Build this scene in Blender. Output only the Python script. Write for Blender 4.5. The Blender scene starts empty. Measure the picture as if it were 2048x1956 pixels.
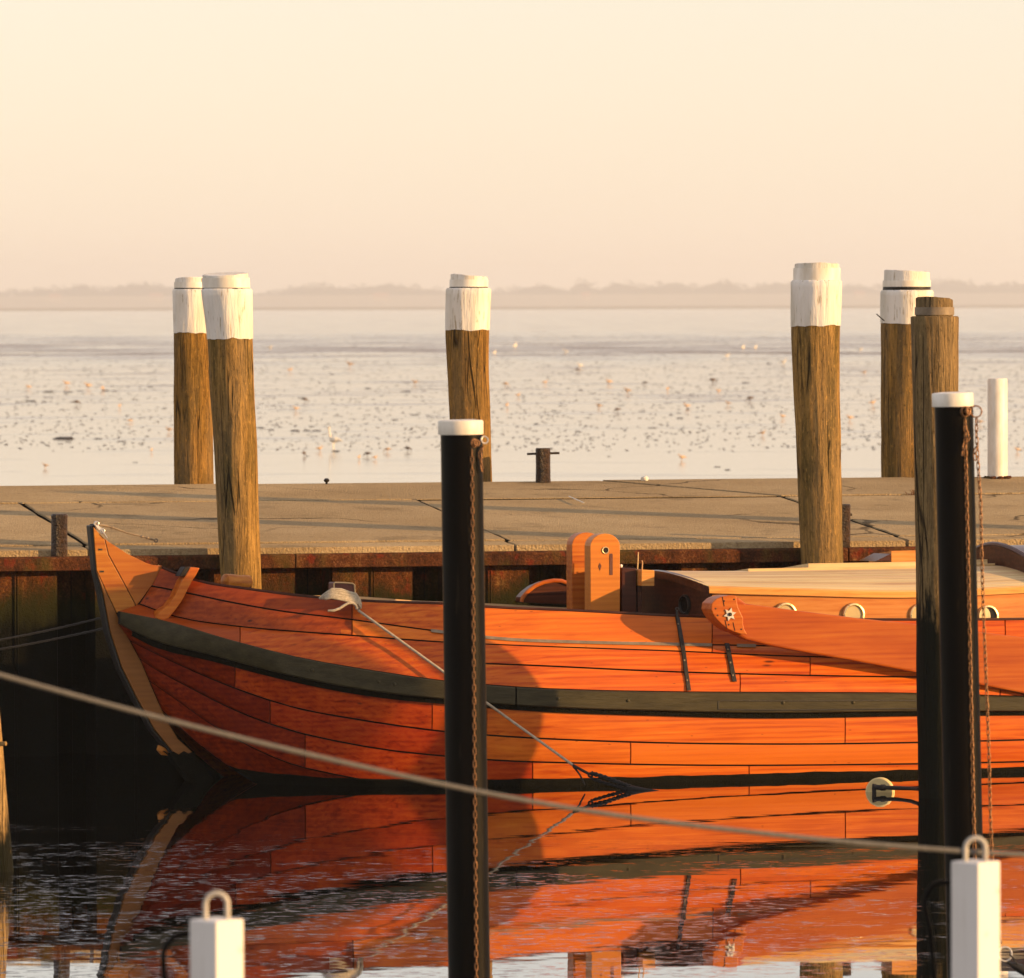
import bpy, bmesh, math, random
from mathutils import Vector, Matrix, noise

random.seed(11)
sc = bpy.context.scene
COL = sc.collection
V = Vector
R = math.radians

# ------------------------------------------------------------------ camera
F = 12445.0                      # focal length in pixels of a 2048 wide frame
CAM = V((0, 0, 3.05))
pitch = math.atan((978 - 610) / F)
roll = 0.0032
fwd = V((0, math.cos(pitch), -math.sin(pitch)))
up0 = V((0, math.sin(pitch), math.cos(pitch)))
rt0 = V((1, 0, 0))
rt = rt0 * math.cos(roll) - up0 * math.sin(roll)
up = up0 * math.cos(roll) + rt0 * math.sin(roll)
cd = bpy.data.cameras.new('camera')
cam = bpy.data.objects.new('camera', cd)
COL.objects.link(cam)
m = Matrix((rt, up, -fwd)).transposed().to_4x4()
m.translation = CAM
cam.matrix_world = m
cd.sensor_width = 36
cd.lens = F / 2048 * 36
cd.clip_start = 0.5
cd.clip_end = 40000
cd.dof.use_dof = True
cd.dof.focus_distance = 40.0
cd.dof.aperture_fstop = 8.5
sc.camera = cam

# ------------------------------------------------------------------ world, sun, exposure
SUN_AZ = 72.0       # degrees to the right of the direction pointing back at the camera
SUN_EL = 10.0
SUN_STRENGTH = 5.0
SKY_STRENGTH = 0.15
w = bpy.data.worlds.new('World')
sc.world = w
w.use_nodes = True
nt = w.node_tree
nt.nodes.clear()
sky = nt.nodes.new('ShaderNodeTexSky')
sky.sky_type = 'NISHITA'
sky.sun_disc = False
sky.sun_elevation = R(SUN_EL)
sky.sun_rotation = R(180 - SUN_AZ)
sky.air_density = 1.0
sky.dust_density = 0.5
sky.ozone_density = 1.0
tint = nt.nodes.new('ShaderNodeMix')
tint.data_type = 'RGBA'
tint.blend_type = 'MIX'
tint.inputs[0].default_value = 0.55       # even cream haze veiling the clear sky
tint.inputs[7].default_value = (4.75, 3.9, 3.7, 1)
bg = nt.nodes.new('ShaderNodeBackground')
bg.inputs[1].default_value = SKY_STRENGTH
wo = nt.nodes.new('ShaderNodeOutputWorld')
nt.links.new(sky.outputs[0], tint.inputs[6])
nt.links.new(tint.outputs[2], bg.inputs[0])
nt.links.new(bg.outputs[0], wo.inputs[0])

to_sun = V((math.sin(R(SUN_AZ)) * math.cos(R(SUN_EL)), -math.cos(R(SUN_AZ)) * math.cos(R(SUN_EL)), math.sin(R(SUN_EL))))
sd = bpy.data.lights.new('sun', 'SUN')
sd.energy = SUN_STRENGTH
sd.angle = R(0.5)
sd.color = (1.0, 0.58, 0.23)
so = bpy.data.objects.new('sun', sd)
so.rotation_euler = to_sun.to_track_quat('Z', 'Y').to_euler()
so.location = (30, -10, 30)
COL.objects.link(so)

sc.view_settings.view_transform = 'Standard'
sc.view_settings.look = 'None'
sc.view_settings.exposure = 0.60
sc.view_settings.gamma = 1.0
sc.view_settings.use_curve_mapping = False
sc.render.engine = 'CYCLES'
sc.cycles.use_denoising = True
sc.cycles.max_bounces = 6
sc.cycles.diffuse_bounces = 2
sc.cycles.glossy_bounces = 4
sc.cycles.volume_bounces = 3
sc.cycles.sample_clamp_indirect = 6

# ------------------------------------------------------------------ pixel -> place helpers
def ray(px, py):
    return rt * ((px - 1024) / F) + up * ((978 - py) / F) + fwd

def atY(px, py, Y):
    d = ray(px, py)
    return CAM + d * ((Y - CAM.y) / d.y)

def atZ(px, py, z):
    d = ray(px, py)
    return CAM + d * ((z - CAM.z) / d.z)

def atPlane(px, py, p0, n):
    d = ray(px, py)
    return CAM + d * ((p0 - CAM).dot(n) / d.dot(n))

def curve(pts):
    """smooth function through (x, y) points"""
    xs = [p[0] for p in pts]
    ys = [p[1] for p in pts]
    n = len(xs)
    sl = [(ys[i + 1] - ys[i]) / (xs[i + 1] - xs[i]) for i in range(n - 1)]
    mm = [sl[0]] + [(sl[i - 1] * (xs[i + 1] - xs[i]) + sl[i] * (xs[i] - xs[i - 1])) / (xs[i + 1] - xs[i - 1]) for i in range(1, n - 1)] + [sl[-1]]
    def f(x):
        if x <= xs[0]:
            return ys[0] + mm[0] * (x - xs[0])
        if x >= xs[-1]:
            return ys[-1] + mm[-1] * (x - xs[-1])
        i = 0
        while x > xs[i + 1]:
            i += 1
        h = xs[i + 1] - xs[i]
        t = (x - xs[i]) / h
        return ((2 * t**3 - 3 * t**2 + 1) * ys[i] + (t**3 - 2 * t**2 + t) * h * mm[i]
                + (-2 * t**3 + 3 * t**2) * ys[i + 1] + (t**3 - t**2) * h * mm[i + 1])
    return f

# ------------------------------------------------------------------ mesh + object helpers
def tag(o, label=None, cat=None, group=None, kind=None):
    if label: o['label'] = label
    if cat: o['category'] = cat
    if group: o['group'] = group
    if kind: o['kind'] = kind
    return o

class MB:
    def __init__(self):
        self.v = []
        self.f = []
    def add(self, vs, fs):
        b = len(self.v)
        self.v += [V(p) for p in vs]
        self.f += [[i + b for i in f] for f in fs]
        return self
    def prism(self, poly, off):
        n = len(poly)
        off = V(off)
        vs = [V(p) for p in poly] + [V(p) + off for p in poly]
        fs = [list(range(n)), list(range(2 * n - 1, n - 1, -1))]
        fs += [[i, i + n, (i + 1) % n + n, (i + 1) % n] for i in range(n)]
        return self.add(vs, fs)
    def box(self, c, sx, sy, sz, ax=V((1, 0, 0)), ay=V((0, 1, 0)), az=V((0, 0, 1))):
        c = V(c)
        a, b, d = ax * sx / 2, ay * sy / 2, az * sz / 2
        return self.prism([c - a - b - d, c + a - b - d, c + a + b - d, c - a + b - d], d * 2)
    def grid(self, rows):
        nr, nc = len(rows), len(rows[0])
        fs = [[i * nc + j, i * nc + j + 1, (i + 1) * nc + j + 1, (i + 1) * nc + j] for i in range(nr - 1) for j in range(nc - 1)]
        return self.add([p for r in rows for p in r], fs)
    def loft(self, rings, cap=True):
        n = len(rings[0])
        vs = [p for r in rings for p in r]
        fs = []
        for i in range(len(rings) - 1):
            for j in range(n):
                k = (j + 1) % n
                fs.append([i * n + j, i * n + k, (i + 1) * n + k, (i + 1) * n + j])
        if cap:
            fs.append(list(range(n - 1, -1, -1)))
            fs.append([(len(rings) - 1) * n + j for j in range(n)])
        return self.add(vs, fs)
    def tube(self, path, r, n=8, closed=False):
        path = [V(p) for p in path]
        k = len(path)
        rs = r if isinstance(r, (list, tuple)) else [r] * k
        rings = []
        u = None
        for i in range(k):
            if closed:
                d = path[(i + 1) % k] - path[i - 1]
            else:
                d = path[min(i + 1, k - 1)] - path[max(i - 1, 0)]
            d.normalize()
            if u is None:
                u = d.orthogonal().normalized()
            u = (u - d * u.dot(d)).normalized()
            q = d.cross(u)
            rings.append([path[i] + (u * math.cos(2 * math.pi * j / n) + q * math.sin(2 * math.pi * j / n)) * rs[i] for j in range(n)])
        if closed:
            b = len(self.v)
            self.add([p for g in rings for p in g], [])
            for i in range(k):
                i2 = (i + 1) % k
                for j in range(n):
                    j2 = (j + 1) % n
                    self.f.append([b + i * n + j, b + i * n + j2, b + i2 * n + j2, b + i2 * n + j])
            return self
        return self.loft(rings)
    def lathe(self, base, axis, prof, n=24):
        axis = V(axis).normalized()
        u = axis.orthogonal().normalized()
        q = axis.cross(u)
        base = V(base)
        return self.loft([[base + axis * h + (u * math.cos(2 * math.pi * j / n) + q * math.sin(2 * math.pi * j / n)) * max(r, 1e-4) for j in range(n)] for r, h in prof])
    def torus(self, c, axis, R_, r, n=24, k=8):
        axis = V(axis).normalized()
        u = axis.orthogonal().normalized()
        q = axis.cross(u)
        return self.tube([V(c) + (u * math.cos(2 * math.pi * j / n) + q * math.sin(2 * math.pi * j / n)) * R_ for j in range(n)], r, k, closed=True)
    def blob(self, c, rx, ry, rz, seed=0, amp=0.2, nu=10, nv=6):
        rings = []
        for i in range(1, nv):
            a = math.pi * i / nv
            ring = []
            for j in range(nu):
                b = 2 * math.pi * j / nu
                d = V((math.sin(a) * math.cos(b), math.sin(a) * math.sin(b), -math.cos(a)))
                k = 1 + amp * noise.noise(d * 1.7 + V((seed * 7.3, seed * 3.1, 0)))
                ring.append(V(c) + V((d.x * rx, d.y * ry, d.z * rz)) * k)
            rings.append(ring)
        return self.loft(rings)
    def mesh(self, name, mat, smooth=35, inv=None):
        me = bpy.data.meshes.new(name)
        vs = [inv @ p for p in self.v] if inv is not None else self.v
        me.from_pydata([tuple(p) for p in vs], [], self.f)
        bm = bmesh.new()
        bm.from_mesh(me)
        bmesh.ops.recalc_face_normals(bm, faces=bm.faces)
        bm.to_mesh(me)
        bm.free()
        if mat: me.materials.append(mat)
        if smooth:
            me.shade_smooth()
            me.set_sharp_from_angle(angle=R(smooth))
        return me

def link(name, data, parent=None):
    o = bpy.data.objects.new(name, data)
    COL.objects.link(o)
    if parent: o.parent = parent
    return o

def bevel(o, wd=0.004, seg=2):
    md = o.modifiers.new('bevel', 'BEVEL')
    md.width = wd
    md.segments = seg
    md.limit_method = 'ANGLE'
    md.angle_limit = R(40)
    return o

class Thing:
    """an Empty that parents its parts; meshes are given in world space unless local=True"""
    def __init__(self, name, label, cat, loc=(0, 0, 0), rot=None, group=None, kind=None):
        self.o = bpy.data.objects.new(name, None)
        COL.objects.link(self.o)
        self.o.empty_display_size = 0.2
        self.m = Matrix.Translation(V(loc))
        if rot is not None: self.m = self.m @ rot
        self.o.matrix_world = self.m
        self.inv = self.m.inverted()
        tag(self.o, label, cat, group, kind)
    def part(self, name, mb, mat, parent=None, smooth=35, local=False, bev=None, label=None, kind=None):
        o = link(name, mb.mesh(name, mat, smooth, None if local else self.inv), parent or self.o)
        if bev: bevel(o, bev)
        if label: o['label'] = label
        if kind: o['kind'] = kind
        return o

def single(name, mb, mat, label, cat, loc, group=None, kind=None, smooth=35, bev=None):
    mtx = Matrix.Translation(V(loc))
    o = link(name, mb.mesh(name, mat, smooth, mtx.inverted()))
    o.matrix_world = mtx
    if bev: bevel(o, bev)
    return tag(o, label, cat, group, kind)

def structure(name, mb, mat, smooth=0):
    return tag(link(name, mb.mesh(name, mat, smooth)), kind='structure')

# ------------------------------------------------------------------ materials
class NT:
    def __init__(self, name):
        self.mat = bpy.data.materials.new(name)
        self.mat.use_nodes = True
        self.t = self.mat.node_tree
        self.t.nodes.clear()
        self.out = self.n('ShaderNodeOutputMaterial')
    def n(self, typ, ins=None, **props):
        nd = self.t.nodes.new(typ)
        for k, v in props.items():
            setattr(nd, k, v)
        for k, v in (ins or {}).items():
            self.set(nd.inputs[k], v)
        return nd
    def set(self, sock, v):
        if isinstance(v, bpy.types.NodeSocket):
            self.t.links.new(v, sock)
        elif isinstance(v, (tuple, list)) and len(v) == 3 and sock.type == 'RGBA':
            sock.default_value = (*v, 1)
        else:
            sock.default_value = v
    def obj(self):
        return self.n('ShaderNodeTexCoord').outputs['Object']
    def rnd(self):
        return self.n('ShaderNodeObjectInfo').outputs['Random']
    def math(self, op, a, b=0.0, c=0.0, clamp=False):
        return self.n('ShaderNodeMath', {0: a, 1: b, 2: c}, operation=op, use_clamp=clamp).outputs[0]
    def vec(self, op, a, b):
        return self.n('ShaderNodeVectorMath', {0: a, 1: b}, operation=op).outputs[0]
    def sep(self, v):
        return self.n('ShaderNodeSeparateXYZ', {0: v}).outputs
    def scaled(self, v, s):
        return self.vec('MULTIPLY', v, s)
    def shifted(self, v, k=37.0):
        r = self.math('MULTIPLY', self.rnd(), k)
        return self.vec('ADD', v, self.n('ShaderNodeCombineXYZ', {0: r, 1: r, 2: r}).outputs[0])
    def noise(self, v, scale=1.0, detail=5.0, rough=0.55, dist=0.0):
        return self.n('ShaderNodeTexNoise', {'Vector': v, 'Scale': scale, 'Detail': detail, 'Roughness': rough, 'Distortion': dist}).outputs['Fac']
    def ramp(self, fac, stops, interp='LINEAR'):
        nd = self.n('ShaderNodeValToRGB', {0: fac})
        cr = nd.color_ramp
        cr.interpolation = interp
        while len(cr.elements) < len(stops):
            cr.elements.new(0.5)
        for e, (p, c) in zip(cr.elements, stops):
            e.position = p
            e.color = (*c, 1) if isinstance(c, (tuple, list)) else (c, c, c, 1)
        return nd.outputs[0]
    def mapr(self, v, a, b, c=0.0, d=1.0, smooth=True):
        return self.n('ShaderNodeMapRange', {0: v, 1: a, 2: b, 3: c, 4: d}, interpolation_type='SMOOTHSTEP' if smooth else 'LINEAR').outputs[0]
    def mix(self, fac, a, b, mode='MIX'):
        nd = self.n('ShaderNodeMix', data_type='RGBA', blend_type=mode)
        self.set(nd.inputs[0], fac)
        self.set(nd.inputs[6], a)
        self.set(nd.inputs[7], b)
        return nd.outputs[2]
    def bump(self, h, dist, strength=1.0):
        return self.n('ShaderNodeBump', {'Height': h, 'Distance': dist, 'Strength': strength}).outputs[0]
    def pbsdf(self, **ins):
        nd = self.n('ShaderNodeBsdfPrincipled')
        for k, v in ins.items():
            self.set(nd.inputs[k.replace('_', ' ')], v)
        return nd.outputs[0]
    def done(self, sh, vol=None):
        if sh is not None: self.t.links.new(sh, self.out.inputs[0])
        if vol is not None: self.t.links.new(vol, self.out.inputs[1])
        return self.mat

def m_varnish(name, dark, mid, light, rough=0.42, coat=0.06, sc_=(0.55, 19, 19), knots=True, spec=0.18):
    k = NT(name)
    v = k.shifted(k.obj())
    g = k.scaled(v, sc_)
    n1 = k.noise(g, 1.6, 6, 0.6, 0.6)
    fine = k.noise(k.scaled(v, (6, 150, 150)), 1.0, 3, 0.6)
    wv = k.n('ShaderNodeTexWave', {'Vector': k.scaled(v, (0.35, 7, 7)), 'Scale': 1.3, 'Distortion': 5.0, 'Detail': 3.0, 'Detail Scale': 0.8}, wave_type='BANDS', bands_direction='Z').outputs['Fac']
    f = k.math('ADD', k.math('MULTIPLY', n1, 0.76), k.math('MULTIPLY', wv, 0.10))
    f = k.math('ADD', f, k.math('MULTIPLY', fine, 0.14))
    c = k.ramp(f, [(0.32, dark), (0.49, mid), (0.68, light)])
    ln = k.noise(k.scaled(v, (1.1, 75, 75)), 1.0, 4, 0.6, 0.2)
    c = k.mix(k.math('MULTIPLY', k.mapr(ln, 0.58, 0.70, 0.0, 0.65), k.mapr(k.noise(k.scaled(v, (1.5, 6, 6)), 1.0, 3), 0.4, 0.6)), c, dark)
    blot = k.noise(k.scaled(v, (1.3, 3.0, 3.0)), 1.0, 4, 0.6)
    c = k.mix(k.mapr(blot, 0.45, 0.75, 0.0, 0.5), c, tuple(a * b for a, b in zip(mid, (0.5, 0.3, 0.3))))
    rr = k.rnd()
    c = k.mix(k.math('MULTIPLY', rr, 0.6), c, tuple(a * b for a, b in zip(mid, (0.66, 0.42, 0.5))))
    lt = k.mapr(k.math('FRACT', k.math('MULTIPLY', rr, 7.31)), 0.55, 1.0, 0.0, 0.5)
    c = k.mix(lt, c, light)
    if knots:
        vo = k.n('ShaderNodeTexVoronoi', {'Vector': k.scaled(v, (2.2, 9, 9)), 'Scale': 1.0, 'Randomness': 1.0}).outputs['Distance']
        c = k.mix(k.math('MULTIPLY', k.mapr(vo, 0.04, 0.12, 0.85, 0.0), k.mapr(k.noise(k.scaled(v, (1.1, 4, 4)), 1.0, 2), 0.52, 0.6)), c, (0.03, 0.008, 0.004))
        nl = k.n('ShaderNodeTexVoronoi', {'Vector': k.scaled(v, (7, 22, 22)), 'Scale': 1.0, 'Randomness': 0.8}).outputs['Distance']
        c = k.mix(k.mapr(nl, 0.05, 0.09, 0.55, 0.0), c, (0.05, 0.015, 0.008))
    b = k.bump(f, 0.003, 0.3)
    return k.done(k.pbsdf(Base_Color=c, Roughness=rough, Coat_Weight=coat, Coat_Roughness=0.22, Specular_IOR_Level=spec, Normal=b))

def m_plain(name, col, rough=0.6, var=0.3, scale=6.0, bump=0.003, metal=0.0, stretch=(1, 1, 1), coat=0.0, dark=None, spec=0.4):
    k = NT(name)
    v = k.scaled(k.shifted(k.obj()), stretch)
    n1 = k.noise(v, scale, 6, 0.65)
    c = k.ramp(n1, [(0.3, dark or tuple(x * (1 - var) for x in col)), (0.68, tuple(min(1, x * (1 + var * 0.5)) for x in col))])
    return k.done(k.pbsdf(Base_Color=c, Roughness=rough, Metallic=metal, Coat_Weight=coat, Specular_IOR_Level=spec, Normal=k.bump(k.noise(v, scale * 4, 4, 0.6), bump)))

def m_pile(name, base=(0.27, 0.16, 0.045), grey=(0.17, 0.14, 0.09), tide=None, green=0.5):
    """weathered round timber; tide = height under which the wood is wet and black with weed"""
    k = NT(name)
    v0 = k.obj()
    wpos = k.n('ShaderNodeNewGeometry').outputs['Position']
    v = k.shifted(v0)
    g = k.noise(k.scaled(v, (22, 22, 1.6)), 1.0, 7, 0.65, 0.4)
    fib = k.noise(k.scaled(v, (90, 90, 5)), 1.0, 4, 0.65)
    chk = k.n('ShaderNodeTexVoronoi', {'Vector': k.scaled(v, (16, 16, 0.9)), 'Scale': 1.0}, feature='DISTANCE_TO_EDGE').outputs['Distance']
    crack = k.mapr(chk, 0.0, 0.05, 1.0, 0.0)
    crack = k.math('MULTIPLY', crack, k.mapr(k.noise(k.scaled(v, (6, 6, 1.2)), 1.0, 3), 0.5, 0.62))
    f = k.math('ADD', k.math('MULTIPLY', g, 0.48), k.math('MULTIPLY', fib, 0.52))
    c = k.ramp(f, [(0.33, tuple(x * 0.28 for x in base)), (0.5, base), (0.66, tuple(min(1, x * 1.9) for x in base))])
    c = k.mix(k.mapr(k.noise(k.scaled(v, (4, 4, 0.6)), 1.0, 4), 0.42, 0.66, 0.0, 0.75), c, k.mix(0.5, c, grey))
    c = k.mix(k.mapr(k.noise(k.scaled(v, (5, 5, 0.8)), 1.3, 5), 0.46, 0.66, 0.0, green), c, (0.05, 0.048, 0.012))
    spk = k.noise(k.scaled(v, (70, 70, 22)), 1.0, 4, 0.7)
    c = k.mix(k.mapr(spk, 0.55, 0.72, 0.0, 0.6), c, tuple(min(1, x * 2.1) for x in base))
    c = k.mix(k.mapr(spk, 0.45, 0.28, 0.0, 0.75), c, (0.02, 0.014, 0.006))
    c = k.mix(k.math('MULTIPLY', crack, 0.85), c, (0.012, 0.008, 0.004))
    rough = 0.9
    if tide is not None:
        z = k.math('ADD', k.sep(wpos)[2], k.math('MULTIPLY', k.math('SUBTRACT', k.noise(k.scaled(v, (14, 14, 3)), 1.0, 5, 0.7), 0.5), 0.9))
        wet = k.mapr(z, tide - 0.12, tide + 0.1, 1.0, 0.0)
        c = k.mix(wet, c, (0.008, 0.009, 0.005))
    h = k.math('SUBTRACT', k.math('ADD', k.math('ADD', k.math('MULTIPLY', g, 0.5), k.math('MULTIPLY', spk, 0.3)), k.math('MULTIPLY', fib, 0.35)), k.math('MULTIPLY', crack, 0.8))
    return k.done(k.pbsdf(Base_Color=c, Roughness=rough, Specular_IOR_Level=0.1, Normal=k.bump(h, 0.045)))

def m_paint(name):
    k = NT(name)
    v = k.shifted(k.obj())
    g = k.noise(k.scaled(v, (26, 26, 3)), 1.0, 6, 0.65)
    streak = k.noise(k.scaled(v, (60, 60, 5)), 1.0, 4, 0.6)
    c = k.ramp(k.noise(k.scaled(v, (7, 7, 1.5)), 1.0, 5), [(0.35, (0.60, 0.56, 0.46)), (0.6, (0.76, 0.73, 0.66))])
    m1 = k.math('MULTIPLY', k.mapr(streak, 0.56, 0.66), k.mapr(k.noise(v, 9, 4), 0.42, 0.58))
    c = k.mix(k.math('MULTIPLY', m1, 0.8), c, (0.28, 0.2, 0.08))
    return k.done(k.pbsdf(Base_Color=c, Roughness=0.62, Specular_IOR_Level=0.3, Normal=k.bump(g, 0.012)))

def m_rust(name, tide=None, bright=1.0):
    k = NT(name)
    wpos = k.n('ShaderNodeNewGeometry').outputs['Position']
    v = wpos
    n1 = k.noise(k.scaled(v, (7, 7, 3.5)), 1.0, 6, 0.7)
    n2 = k.noise(v, 60, 5, 0.75)
    c = k.ramp(k.math('ADD', k.math('MULTIPLY', n1, 0.5), k.math('MULTIPLY', n2, 0.5)),
               [(0.3, (0.022 * bright, 0.012 * bright, 0.006)), (0.46, (0.085 * bright, 0.034 * bright, 0.012)), (0.55, (0.17 * bright, 0.06 * bright, 0.018)), (0.66, (0.36 * bright, 0.19 * bright, 0.06))])
    spots = k.noise(k.scaled(v, (1, 1, 0.8)), 11, 3, 0.5)
    c = k.mix(k.mapr(spots, 0.58, 0.68, 0.0, 0.6), c, (0.26 * bright, 0.035 * bright, 0.012))
    c = k.mix(k.mapr(k.noise(k.scaled(v, (5, 5, 2)), 1.0, 4), 0.5, 0.7, 0.0, 0.5), c, (0.10, 0.09, 0.02))
    if tide is not None:
        z = k.math('ADD', k.sep(wpos)[2], k.math('MULTIPLY', k.math('SUBTRACT', k.noise(k.scaled(v, (6, 6, 2)), 1.0, 5, 0.7), 0.5), 0.45))
        c = k.mix(k.mapr(z, tide, tide + 0.2, 1.0, 0.0), c, (0.028, 0.028, 0.007))
        c = k.mix(k.mapr(z, tide - 0.18, tide + 0.02, 1.0, 0.0), c, (0.006, 0.0065, 0.004))
    return k.done(k.pbsdf(Base_Color=c, Roughness=0.85, Specular_IOR_Level=0.08, Normal=k.bump(k.math('ADD', n1, n2), 0.025)))

MAT = {}
MAT['hull'] = m_varnish('varnished_pine', (0.28, 0.030, 0.003), (0.56, 0.118, 0.008), (0.70, 0.21, 0.018))
MAT['hull_bow_shade'] = m_varnish('dark_shaded_bow_pine', (0.12, 0.014, 0.002), (0.28, 0.045, 0.004), (0.40, 0.085, 0.008))  # darker upper bow boards, with bow shade painted into the tone
MAT['cheek'] = m_varnish('varnished_cheeks', (0.28, 0.06, 0.008), (0.46, 0.13, 0.014), (0.55, 0.21, 0.03), knots=False)
MAT['hull_red_half_shade'] = m_varnish('red_half_shade_pine', (0.15, 0.009, 0.0015), (0.38, 0.042, 0.004), (0.50, 0.085, 0.007))  # redder lower planks, with the bow's half shade painted in
MAT['hull_brown_half_shade'] = m_varnish('brown_half_shade_pine', (0.20, 0.02, 0.003), (0.46, 0.085, 0.007), (0.58, 0.15, 0.012))  # hull varnish with half shade painted in, between bow and midships
MAT['hull_low_shade'] = m_varnish('red_full_shade_pine', (0.07, 0.005, 0.001), (0.20, 0.017, 0.002), (0.30, 0.040, 0.004))  # darkest hull copy: the lower bow's shade painted into the colour
MAT['bow'] = m_varnish('varnished_oak', (0.26, 0.075, 0.008), (0.42, 0.155, 0.018), (0.50, 0.22, 0.03), knots=False)
MAT['cabin'] = m_varnish('varnished_cabin_side', (0.44, 0.15, 0.02), (0.64, 0.30, 0.065), (0.75, 0.42, 0.12), sc_=(1.3, 20, 20), knots=False)
MAT['lee'] = m_varnish('varnished_leeboard', (0.28, 0.05, 0.005), (0.45, 0.115, 0.010), (0.54, 0.18, 0.02), sc_=(0.7, 12, 14), knots=False)
MAT['mahog'] = m_varnish('dark_mahogany', (0.03, 0.008, 0.004), (0.06, 0.016, 0.007), (0.10, 0.03, 0.012), rough=0.35, coat=0.25, knots=False)
MAT['teak'] = m_varnish('bare_roof_timber', (0.46, 0.33, 0.14), (0.64, 0.49, 0.23), (0.74, 0.60, 0.32), rough=0.55, coat=0.0, knots=False)
MAT['caulk'] = m_plain('seam_caulk', (0.010, 0.006, 0.004), 0.8, 0.2)
MAT['strake'] = m_plain('grey_strake_paint', (0.047, 0.040, 0.019), 0.45, 0.4, 3.0, 0.003, stretch=(1, 6, 6), coat=0.0, spec=0.16)
MAT['stem'] = m_varnish('worn_stem_oak', (0.08, 0.024, 0.004), (0.17, 0.060, 0.009), (0.25, 0.105, 0.02), knots=False)
MAT['stemband'] = m_plain('stem_band_iron', (0.018, 0.016, 0.013), 0.5, 0.3, 12)
MAT['blackiron'] = m_plain('black_iron', (0.02, 0.017, 0.013), 0.45, 0.4, 30, 0.003, metal=0.3)
MAT['inner'] = m_plain('red_brown_inner_paint', (0.10, 0.022, 0.012), 0.5, 0.3, 5)
MAT['weed'] = m_plain('black_weed_and_shadow', (0.007, 0.007, 0.004), 0.9, 0.5, 25, 0.01, spec=0.08)  # weed at the waterline; also colours the shadow strip under the strake
MAT['deck'] = m_plain('deck_paint', (0.16, 0.08, 0.04), 0.7, 0.3, 8)
MAT['brass'] = m_plain('pale_brass', (0.72, 0.56, 0.30), 0.32, 0.2, 20, 0.001, metal=0.7)
MAT['glass'] = m_plain('porthole_glass', (0.55, 0.43, 0.22), 0.12, 0.15, 4, 0.0, coat=0.8)
MAT['darkglass'] = m_plain('dark_porthole_opening', (0.008, 0.007, 0.006), 0.25, 0.1, 4, 0.0)
MAT['steel'] = m_plain('galvanised_steel', (0.6, 0.56, 0.5), 0.35, 0.25, 30, 0.001, metal=0.6)
MAT['rope'] = m_plain('pale_rope', (0.42, 0.36, 0.26), 0.85, 0.35, 60, 0.004)
MAT['greyrope'] = m_plain('grey_rope', (0.13, 0.125, 0.115), 0.8, 0.25, 60, 0.003)
MAT['blackrope'] = m_plain('black_wet_rope', (0.012, 0.011, 0.010), 0.6, 0.4, 60, 0.004)
MAT['rust'] = m_rust('rusty_cap_steel', bright=0.8)
MAT['sheet'] = m_rust('rusty_sheet_piling', tide=1.02, bright=1.0)
MAT['bollard'] = m_plain('rusty_bollard_iron', (0.07, 0.034, 0.010), 0.40, 0.5, 14, 0.05, dark=(0.008, 0.005, 0.003), spec=0.5)
MAT['pile'] = m_pile('weathered_pile', tide=1.05)
MAT['pileback'] = m_pile('weathered_pile_dry', (0.25, 0.135, 0.03), (0.15, 0.125, 0.08), tide=1.45, green=0.35)
MAT['pilegrey'] = m_pile('grey_wet_foot_pile', (0.21, 0.14, 0.06), (0.15, 0.135, 0.095), tide=1.22, green=0.25)
MAT['pilepale'] = m_pile('pale_pole', (0.30, 0.19, 0.07), (0.2, 0.16, 0.1), tide=0.25, green=0.25)
MAT['paint'] = m_paint('flaking_white_paint')
MAT['whitepvc'] = m_plain('white_plastic', (0.78, 0.75, 0.67), 0.45, 0.14, 9, 0.001, stretch=(1, 1, 0.35), dark=(0.6, 0.54, 0.42))
def m_sleeve():
    k = NT('black_plastic_sleeve')
    v = k.obj()
    n = k.noise(k.scaled(v, (8, 8, 1.2)), 1.0, 5, 0.6)
    sc1 = k.noise(k.scaled(v, (40, 40, 3)), 1.0, 4, 0.6)
    c = k.ramp(n, [(0.3, (0.002, 0.0015, 0.001)), (0.7, (0.005, 0.0035, 0.002))])
    c = k.mix(k.mapr(sc1, 0.62, 0.72, 0.0, 0.5), c, (0.03, 0.022, 0.012))
    return k.done(k.pbsdf(Base_Color=c, Roughness=k.mapr(n, 0.3, 0.7, 0.34, 0.5), Specular_IOR_Level=0.06, Sheen_Weight=0.38, Sheen_Roughness=0.22, Sheen_Tint=(1.0, 0.5, 0.1)))
MAT['blackpvc'] = m_sleeve()
MAT['chain'] = m_plain('rusty_chain', (0.24, 0.12, 0.05), 0.5, 0.5, 60, 0.002, metal=0.4)
MAT['cream'] = m_plain('cream_float', (0.72, 0.58, 0.28), 0.6, 0.1, 8, spec=0.1)
MAT['joint'] = m_plain('joint_dirt', (0.010, 0.008, 0.006), 1.0, 0.4, 20, spec=0.0)
MAT['core'] = m_plain('pier_core', (0.04, 0.034, 0.026), 0.9, 0.4, 3)
MAT['drygrass'] = m_plain('dry_grass', (0.20, 0.09, 0.03), 0.8, 0.4, 30)
MAT['mudclump'] = m_plain('dark_mud', (0.035, 0.028, 0.020), 0.5, 0.4, 3)
MAT['birdpale'] = m_plain('pale_feathers', (0.62, 0.42, 0.24), 0.8, 0.25, 12)
MAT['birddark'] = m_plain('dark_feathers', (0.10, 0.065, 0.04), 0.8, 0.25, 12)
MAT['birdwhite'] = m_plain('white_feathers', (0.8, 0.74, 0.6), 0.8, 0.1, 12)
MAT['leaves'] = m_plain('far_foliage', (0.012, 0.013, 0.011), 0.95, 0.2, 0.1, spec=0.05)
MAT['dike'] = m_plain('dike_grass', (0.22, 0.19, 0.12), 0.95, 0.3, 0.05)
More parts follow.
